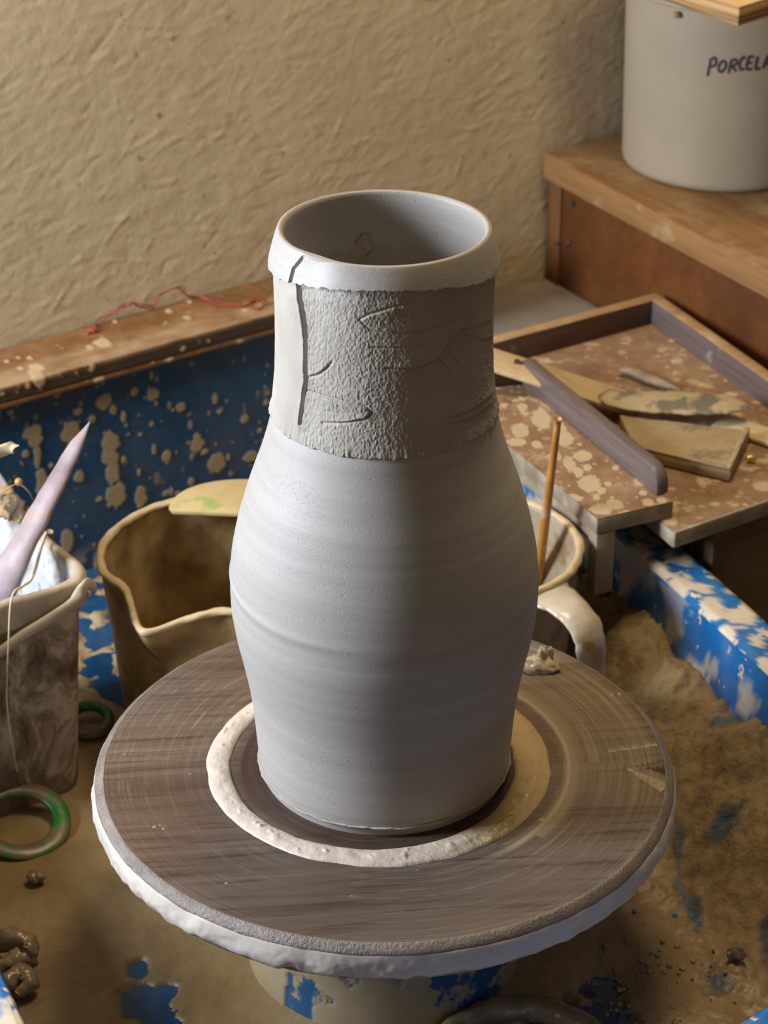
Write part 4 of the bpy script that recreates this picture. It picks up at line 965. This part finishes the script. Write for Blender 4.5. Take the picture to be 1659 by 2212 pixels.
# plywood on the bucket
PZ = BT+.0006
pc = at(1594, 57, PZ)[:2]; pl = at(1435, 2, PZ)[:2]; pr_ = at(1659, 36, PZ)[:2]
d1 = (pl-pc)/np.linalg.norm(pl-pc); d2 = (pr_-pc)/np.linalg.norm(pr_-pc)
ply = prism('plywood_sheet', [pc, pc+d2*.30, pc+d2*.30+d1*.235, pc+d1*.235], PZ, PZ+.016, M_PLY, None, .0006, base=(pc[0]+.1, pc[1]+.1, PZ))
ply.data.materials.append(M_PLYE)
for f_ in ply.data.polygons:
    if abs(f_.normal.z) < .5: f_.material_index = 1
tag(ply, 'square of bare plywood lying on the white bucket', 'plywood sheet')

# ================================================================== JUGS
def jug(name, label, cx, cy, r0, r1, z0, z1, mat, spout=None, lipmat=None):
    t = thing(name, label, 'jug', (cx, cy, z0))
    zs_ = np.linspace(z0+.004, z1, 40)
    prof = [(.001, z0+.0003), (r0-.006, z0+.0003)]+[(r0+(r1-r0)*((z-z0)/(z1-z0)), z) for z in zs_]+[(r1-.0028, z1)]
    prof += [(r0+(r1-r0)*((z-z0)/(z1-z0))-.003, z) for z in zs_[::-1][1:]]+[(r0-.004, z0+.004), (.001, z0+.004)]
    def fr(A, R, Z):
        k = sstep(z1-.055, z1, Z)
        if spout is not None:
            d = (A-spout+pi) % (2*pi)-pi
            R = R+k*(.024*np.exp(-(np.abs(d)/.19)**1.5)-.006*np.exp(-((np.abs(d)-.50)/.20)**2))*(R > .03)
            Z = Z-.006*k*np.exp(-(d/.25)**2)*(R > .03)
        R = R+(fbm(A*3, Z*20, 77, 3)-.5)*.0016*(R > .03)
        return R, Z
    grid('body', lathe_pts(prof, 220, cx, cy, fr), mat, t, True, False)
    # thick lip
    A, B_ = np.meshgrid(np.linspace(0, 2*pi, 260, endpoint=False), np.linspace(0, 2*pi, 10, endpoint=False), indexing='ij')
    Rm, Zm = fr(A, np.full(A.shape, r1-.0008), np.full(A.shape, z1))
    tk = .0034*(1+.7*(fbm(A*9, B_, 78, 3)-.5))
    R = Rm+tk*np.cos(B_); Z = Zm+tk*.8*np.sin(B_)
    grid('lip', np.stack([cx+R*np.cos(A), cy+R*np.sin(A), Z], -1), lipmat or M_JUGR, t, True, True)
    return t
JL = (-.1215, .270); JR = (.0639, .267)
sp_p = at(333, 1338, -.004)[:2]-np.array(JL)
j1 = jug('measuring_jug', 'brown clay-stained jug with pouring spout behind the left of the bat', JL[0], JL[1], .0765, .0905, FZ+.004, 0, M_JUG, math.atan2(sp_p[1], sp_p[0]))
j2 = jug('measuring_jug', 'pale handled jug with an orange stick behind the right of the vase', JR[0], JR[1], .069, .0818, FZ+.004, .008, M_JUG2)
ha = math.radians(-50); hd = np.array([math.cos(ha), math.sin(ha), 0]); hs = np.array([-hd[1], hd[0], 0])
jc = np.array([JR[0], JR[1], .008])
pts = [jc+hd*.080+[0, 0, -.004], jc+hd*.098+[0, 0, -.004], jc+hd*.114+[0, 0, -.007], jc+hd*.125+[0, 0, -.016], jc+hd*.1295+[0, 0, -.034], jc+hd*.129+[0, 0, -.07], jc+hd*.124+[0, 0, -.098], jc+hd*.115+[0, 0, -.112], jc+hd*.078+[0, 0, -.113]]
tube('handle', pts, [.0035, .004, .0042, .0042, .0042, .004, .004, .004, .0035], M_HANDLE, j2, 70, 16, wid=[.022, .0165, .0145, .0140, .0140, .0140, .0140, .0135, .014], side=hs, lump=.1)['label'] = 'broad strap handle coated with slip'
# orange stick leaning in the right jug
pts = [at(1165, 1235, -.085), at(1174, 1120, -.01+.02), at(1190, 1000, .072), at(1206, 905, .125)]
t_ = at(1206, 905, .125); b_ = at(1160, 1262, -.055); b_ = b_+(b_-t_)*.32
tag(tube('brush_handle', [b_, b_+(t_-b_)*.5, t_], [.0042, .0038, .0024], M_STICK, None, 40, 14, base=tuple(b_)), 'thin orange wooden stick leaning in the pale handled jug', 'stick')
# half-moon rib across the left jug
RZ_ = .0035
l_ = at(361, 1109, RZ_)[:2]; r_ = at(690, 1122, RZ_)[:2]; ax_ = r_-l_; Lr = np.linalg.norm(ax_); ax_ /= Lr; nx_ = np.array([-ax_[1], ax_[0]])
tp = at(525, 1040, RZ_)[:2]; hh = (tp-l_)@nx_
pl_ = [l_+ax_*.004, r_-ax_*.004]+[l_+ax_*Lr*(.5+.5*math.cos(t))+nx_*hh*math.sin(t)**.75 for t in np.linspace(.06, pi-.06, 36)]
tag(prism('half_moon_rib', pl_, RZ_-.0008, RZ_+.0026, M_RIB, None, .0008, base=V3(l_+ax_*.06, RZ_)), 'greenish yellow half-moon rib lying across the rim of the spouted jug', 'rib')

# ================================================================== PAIL WITH TOOLS
pu1, pw0 = -.0690, .2655; S_ = .148
pail = thing('pail', 'white square pail smeared with brown clay holding tools at the left edge', 'pail', tuple(uw(pu1-S_/2, pw0+S_/2, FZ+.002)))
def rsq(u1, w0, s, inset, z, n=8):
    poly = [np.array(p) for p in ((u1-s+inset, w0+inset), (u1-inset, w0+inset), (u1-inset, w0+s-inset), (u1-s+inset, w0+s-inset))]
    return [uw(p[0], p[1], z) for p in densify(np.array(rounded(poly, .020, n)), .006)]
PT = .035
spec = [(.0105, FZ+.002), (.0095, FZ+.004)]+[(.009*(1-t), FZ+.004+(PT-.004-FZ)*t) for t in np.linspace(0.03, .86, 40)]
spec += [(-.0002, PT-.024), (-.003, PT-.023), (-.004, PT-.021), (-.004, PT-.003), (-.003, PT), (.0005, PT+.0004), (.003, PT-.001)]+[(.003+.009*(1-t), FZ+.006+(PT-FZ-.008)*t) for t in np.linspace(.97, 0, 36)]
base_pts = [np.array(p) for p in ((0, 0), (1, 0), (1, 1), (0, 1))]
def sq_ring(inset, z):
    poly = [np.array(p) for p in ((pu1-S_+inset, pw0+inset), (pu1-inset, pw0+inset), (pu1-inset, pw0+S_-inset), (pu1-S_+inset, pw0+S_-inset))]
    rp = rounded(poly, .018, 9); out = []
    for i in range(len(rp)):
        a_, b_ = rp[i], rp[(i+1) % len(rp)]; n_ = 22 if i % 9 == 8 else 1
        for j in range(n_): p_ = a_+(b_-a_)*j/n_; out.append(uw(p_[0], p_[1], z))
    return out
ringsP = np.array([sq_ring(*s_) for s_ in spec]).transpose(1, 0, 2)
nin = 36
mk = np.ones(ringsP.shape[:2]); 
wob_ = fbm(ringsP[..., 0]*80, ringsP[..., 1]*80+ringsP[..., 2]*60, 241, 4)
for j in range(len(spec)-nin, len(spec)): mk[:, j] = .75*(wob_[:, j] > .62)
ringsP[..., 2] += np.where(ringsP[..., 2] > PT-.006, (fbm(ringsP[..., 0]*70, ringsP[..., 1]*70, 242, 3)-.5)*.004, 0)
ringsP[..., :2] += (fbm(ringsP[..., 0]*50+3, ringsP[..., 2]*50, 243, 3)[..., None]-.5)*.0012
grid('body', ringsP, M_PAIL, pail, True, False, attrs={'mask': mk, 'dry': sstep(PT-.050, PT-.018, ringsP[..., 2]+(wob_-.5)*.03)})['label'] = 'square body, white inside and clay-covered outside'
bt = np.array(sq_ring(.011, FZ+.004)); mesh_obj('base', bt, [tuple(range(len(bt)))], M_PAIL, pail, False, {'mask': np.ones(len(bt))})
def front(x, y, off=0.0): return atn(x, y, NW, pw0-off)
pts = [uw(pu1+.0065, pw0+.035, PT-.016), uw(pu1+.0095, pw0+.012, PT-.020), front(186, 1262, .010), front(160, 1300, .0085), front(110, 1335, .0075), front(50, 1372, .007), front(0, 1408, .007), front(-60, 1440, .007)]
tube('bail_handle', pts, [.0022]*8, M_BAIL, pail, 70, 12, wid=[.003, .004, .0045, .0045, .0045, .0045, .0045, .0045], side=(0, 0, 1))['label'] = 'curved strap handle hanging down the front'
blob('handle_pivot', uw(pu1+.0045, pw0+.035, PT-.016), (.004, .004, .006), M_BAIL, pail, 4, .2)
# tools standing in the pail
def leaning(name, pxs, zs_, hw, th, mat, label, cat, lump=.1, n=60, seed=0):
    pts = [at(x, y, z) for (x, y), z in zip(pxs, zs_)]
    o = tube(name, pts, th, mat, None, n, 16, base=tuple(pts[0]), wid=hw, side=np.array([.86, -.35, .35]), lump=lump, seed=seed); return tag(o, label, cat)
leaning('wooden_knife', [(-60, 1390), (20, 1235), (75, 1130), (120, 1045), (163, 965), (194, 912)], [-.03, .032, .062, .085, .107, .122], [.013, .0125, .0105, .0088, .0062, .0004], [.006, .006, .005, .0042, .003, .0004], M_KNIFE, 'pointed wooden knife tool coated in pinkish white slip leaning in the pail', 'knife tool')
leaning('wood_scrap', [(-70, 1090), (-20, 1082), (28, 1098), (52, 1118)], [.05, .054, .054, .05], [.013, .0125, .011, .006], [.005, .005, .0045, .003], M_CHUNK, 'splintered brown piece of wood lying on tools in the pail', 'wood piece', .4, 50, 5)
leaning('flat_stick', [(-20, 1010), (20, 1065), (58, 1108), (80, 1150)], [.062, .045, .034, .01], [.004, .004, .004, .003], [.0015]*4, M_KNIFE, 'slim pale stick against the splintered wood in the pail', 'stick', .1)
leaning('trimming_tool', [(-60, 998), (-10, 978), (22, 968), (41, 962)], [.10, .115, .122, .125], [.009, .0085, .005, .0004], [.002, .002, .0015, .0004], M_LATH, 'pale flat wooden tool tip pointing out of the pail at the picture edge', 'tool', .08)
leaning('grey_stick', [(118, 1262), (113, 1205), (107, 1148)], [-.05, .005, .036], [.0028]*3, [.0022]*3, M_DSTICK, 'thin grey brown stick standing against the white inside of the pail', 'stick', .1)
wl = thing('wire_tool', 'thin bent wire with an amber bead above the tools in the pail', 'wire tool', tuple(at(10, 1062, .06)))
tube('wire', [at(-20, 1110, .04), at(8, 1064, .066), at(38, 1046, .072), at(62, 1062, .066), at(76, 1090, .05)], .0005, M_DSTICK, wl, 50, 6)
blob('bead', at(40, 1041, .073), (.0028, .0028, .003), M_STICK, wl, 3, .1, n=12)
pts = [uw(pu1-.006, pw0+.09, PT+.0025)]
cord = [at(100, 1150, .042), at(88, 1185, .036), at(78, 1225, .030), at(66, 1254, .034), at(50, 1266, .0385), front(25, 1292, .006), front(18, 1400, .014), front(15, 1510, .006), front(24, 1590, .0035), front(37, 1665, .0005)]
tag(tube('cord', cord, [.0012, .0012, .0011, .001, .001, .0007, .0006, .0006, .0006, .0005], M_CORD, None, 120, 7, base=tuple(cord[5])), 'pale cord hanging over the pail rim and down its clay-smeared front', 'cord')
# green plastic rings
def ring(name, c, R_, hw, th, tilt, az, label, seed):
    A, B_ = np.meshgrid(np.linspace(0, 2*pi, 120, endpoint=False), np.linspace(0, 2*pi, 14, endpoint=False), indexing='ij')
    k = 1+.15*(fbm(A*3, B_*.5, seed, 3)-.5)
    r_ = R_-hw+hw*k*np.cos(B_); z_ = th*k*np.sin(B_)
    P_ = np.stack([r_*np.cos(A), r_*np.sin(A), z_], -1)
    ax = np.array([math.cos(az), math.sin(az), 0]); up = np.array([0, 0, 1.0]); s_ = np.cross(up, ax)
    x_ = P_@np.array([1, 0, 0]); y_ = P_@np.array([0, 1, 0])
    ex = ax*math.cos(tilt)+up*math.sin(tilt); ez = np.cross(ex, s_)
    Q_ = np.array(c)+x_[..., None]*ex+y_[..., None]*s_+P_[..., 2][..., None]*ez
    o = grid(name, Q_, M_GREEN, None, True, True, base=tuple(c)); return tag(o, label, 'ring', 'green rings in the pan')
ring('green_ring', at(45, 1772, FZ+.014), .0360, .0068, .0028, math.radians(17), math.radians(125), 'larger green plastic ring leaning on the front foot of the clay-smeared pail', 5)
ring('green_ring', at(192, 1556, FZ+.011), .0195, .0045, .004, math.radians(14), math.radians(100), 'smaller green plastic ring half hidden behind the clay-smeared pail', 9)

# ================================================================== LIGHT
W = bpy.data.worlds.new('room_light'); S.world = W; W.use_nodes = True
bg = W.node_tree.nodes['Background']; bg.inputs[0].default_value = (1.0, .73, .43, 1); bg.inputs[1].default_value = .125
def area(name, loc, target, sx, sy, e, col, spread=180):
    l = bpy.data.lights.new(name, 'AREA'); l.shape = 'RECTANGLE'; l.size = sx; l.size_y = sy; l.energy = e; l.color = col; l.spread = math.radians(spread)
    o = bpy.data.objects.new(name, l); link(o); o.location = loc
    o.rotation_euler = (Vector(target)-Vector(loc)).to_track_quat('-Z', 'Y').to_euler(); return o
wp = uw(-.88, .445, .53)
wl_ = area('window_daylight', tuple(wp), tuple(wp+np.array([DW[0]*.96+.1, DW[1]*.96-.1, -.3])), .28, .44, 24.5, (.81, .895, 1.0))
area('ceiling_lamp', (.17, .33, 1.24), (.15, .32, 0), .34, .34, 8.5, (1.0, .79, .50))
# ================================================================== CAMERA
cd = bpy.data.cameras.new('camera'); cam = bpy.data.objects.new('camera', cd); link(cam)
cam.location = Vector(CAM); cam.rotation_euler = (pi/2-TH, 0, 0)
cd.sensor_fit = 'VERTICAL'; cd.sensor_height = 24.0; cd.lens = FPX/2212*24.0; cd.clip_start = .05
cd.dof.use_dof = True; cd.dof.focus_distance = 1.36; cd.dof.aperture_fstop = 9.0
S.camera = cam
S.view_settings.view_transform = 'Standard'; S.view_settings.look = 'None'; S.view_settings.gamma = 1; S.view_settings.exposure = 0
try: S.view_settings.use_curve_mapping = False
except Exception: pass
S.cycles.use_denoising = True
S.cycles.max_bounces = 8
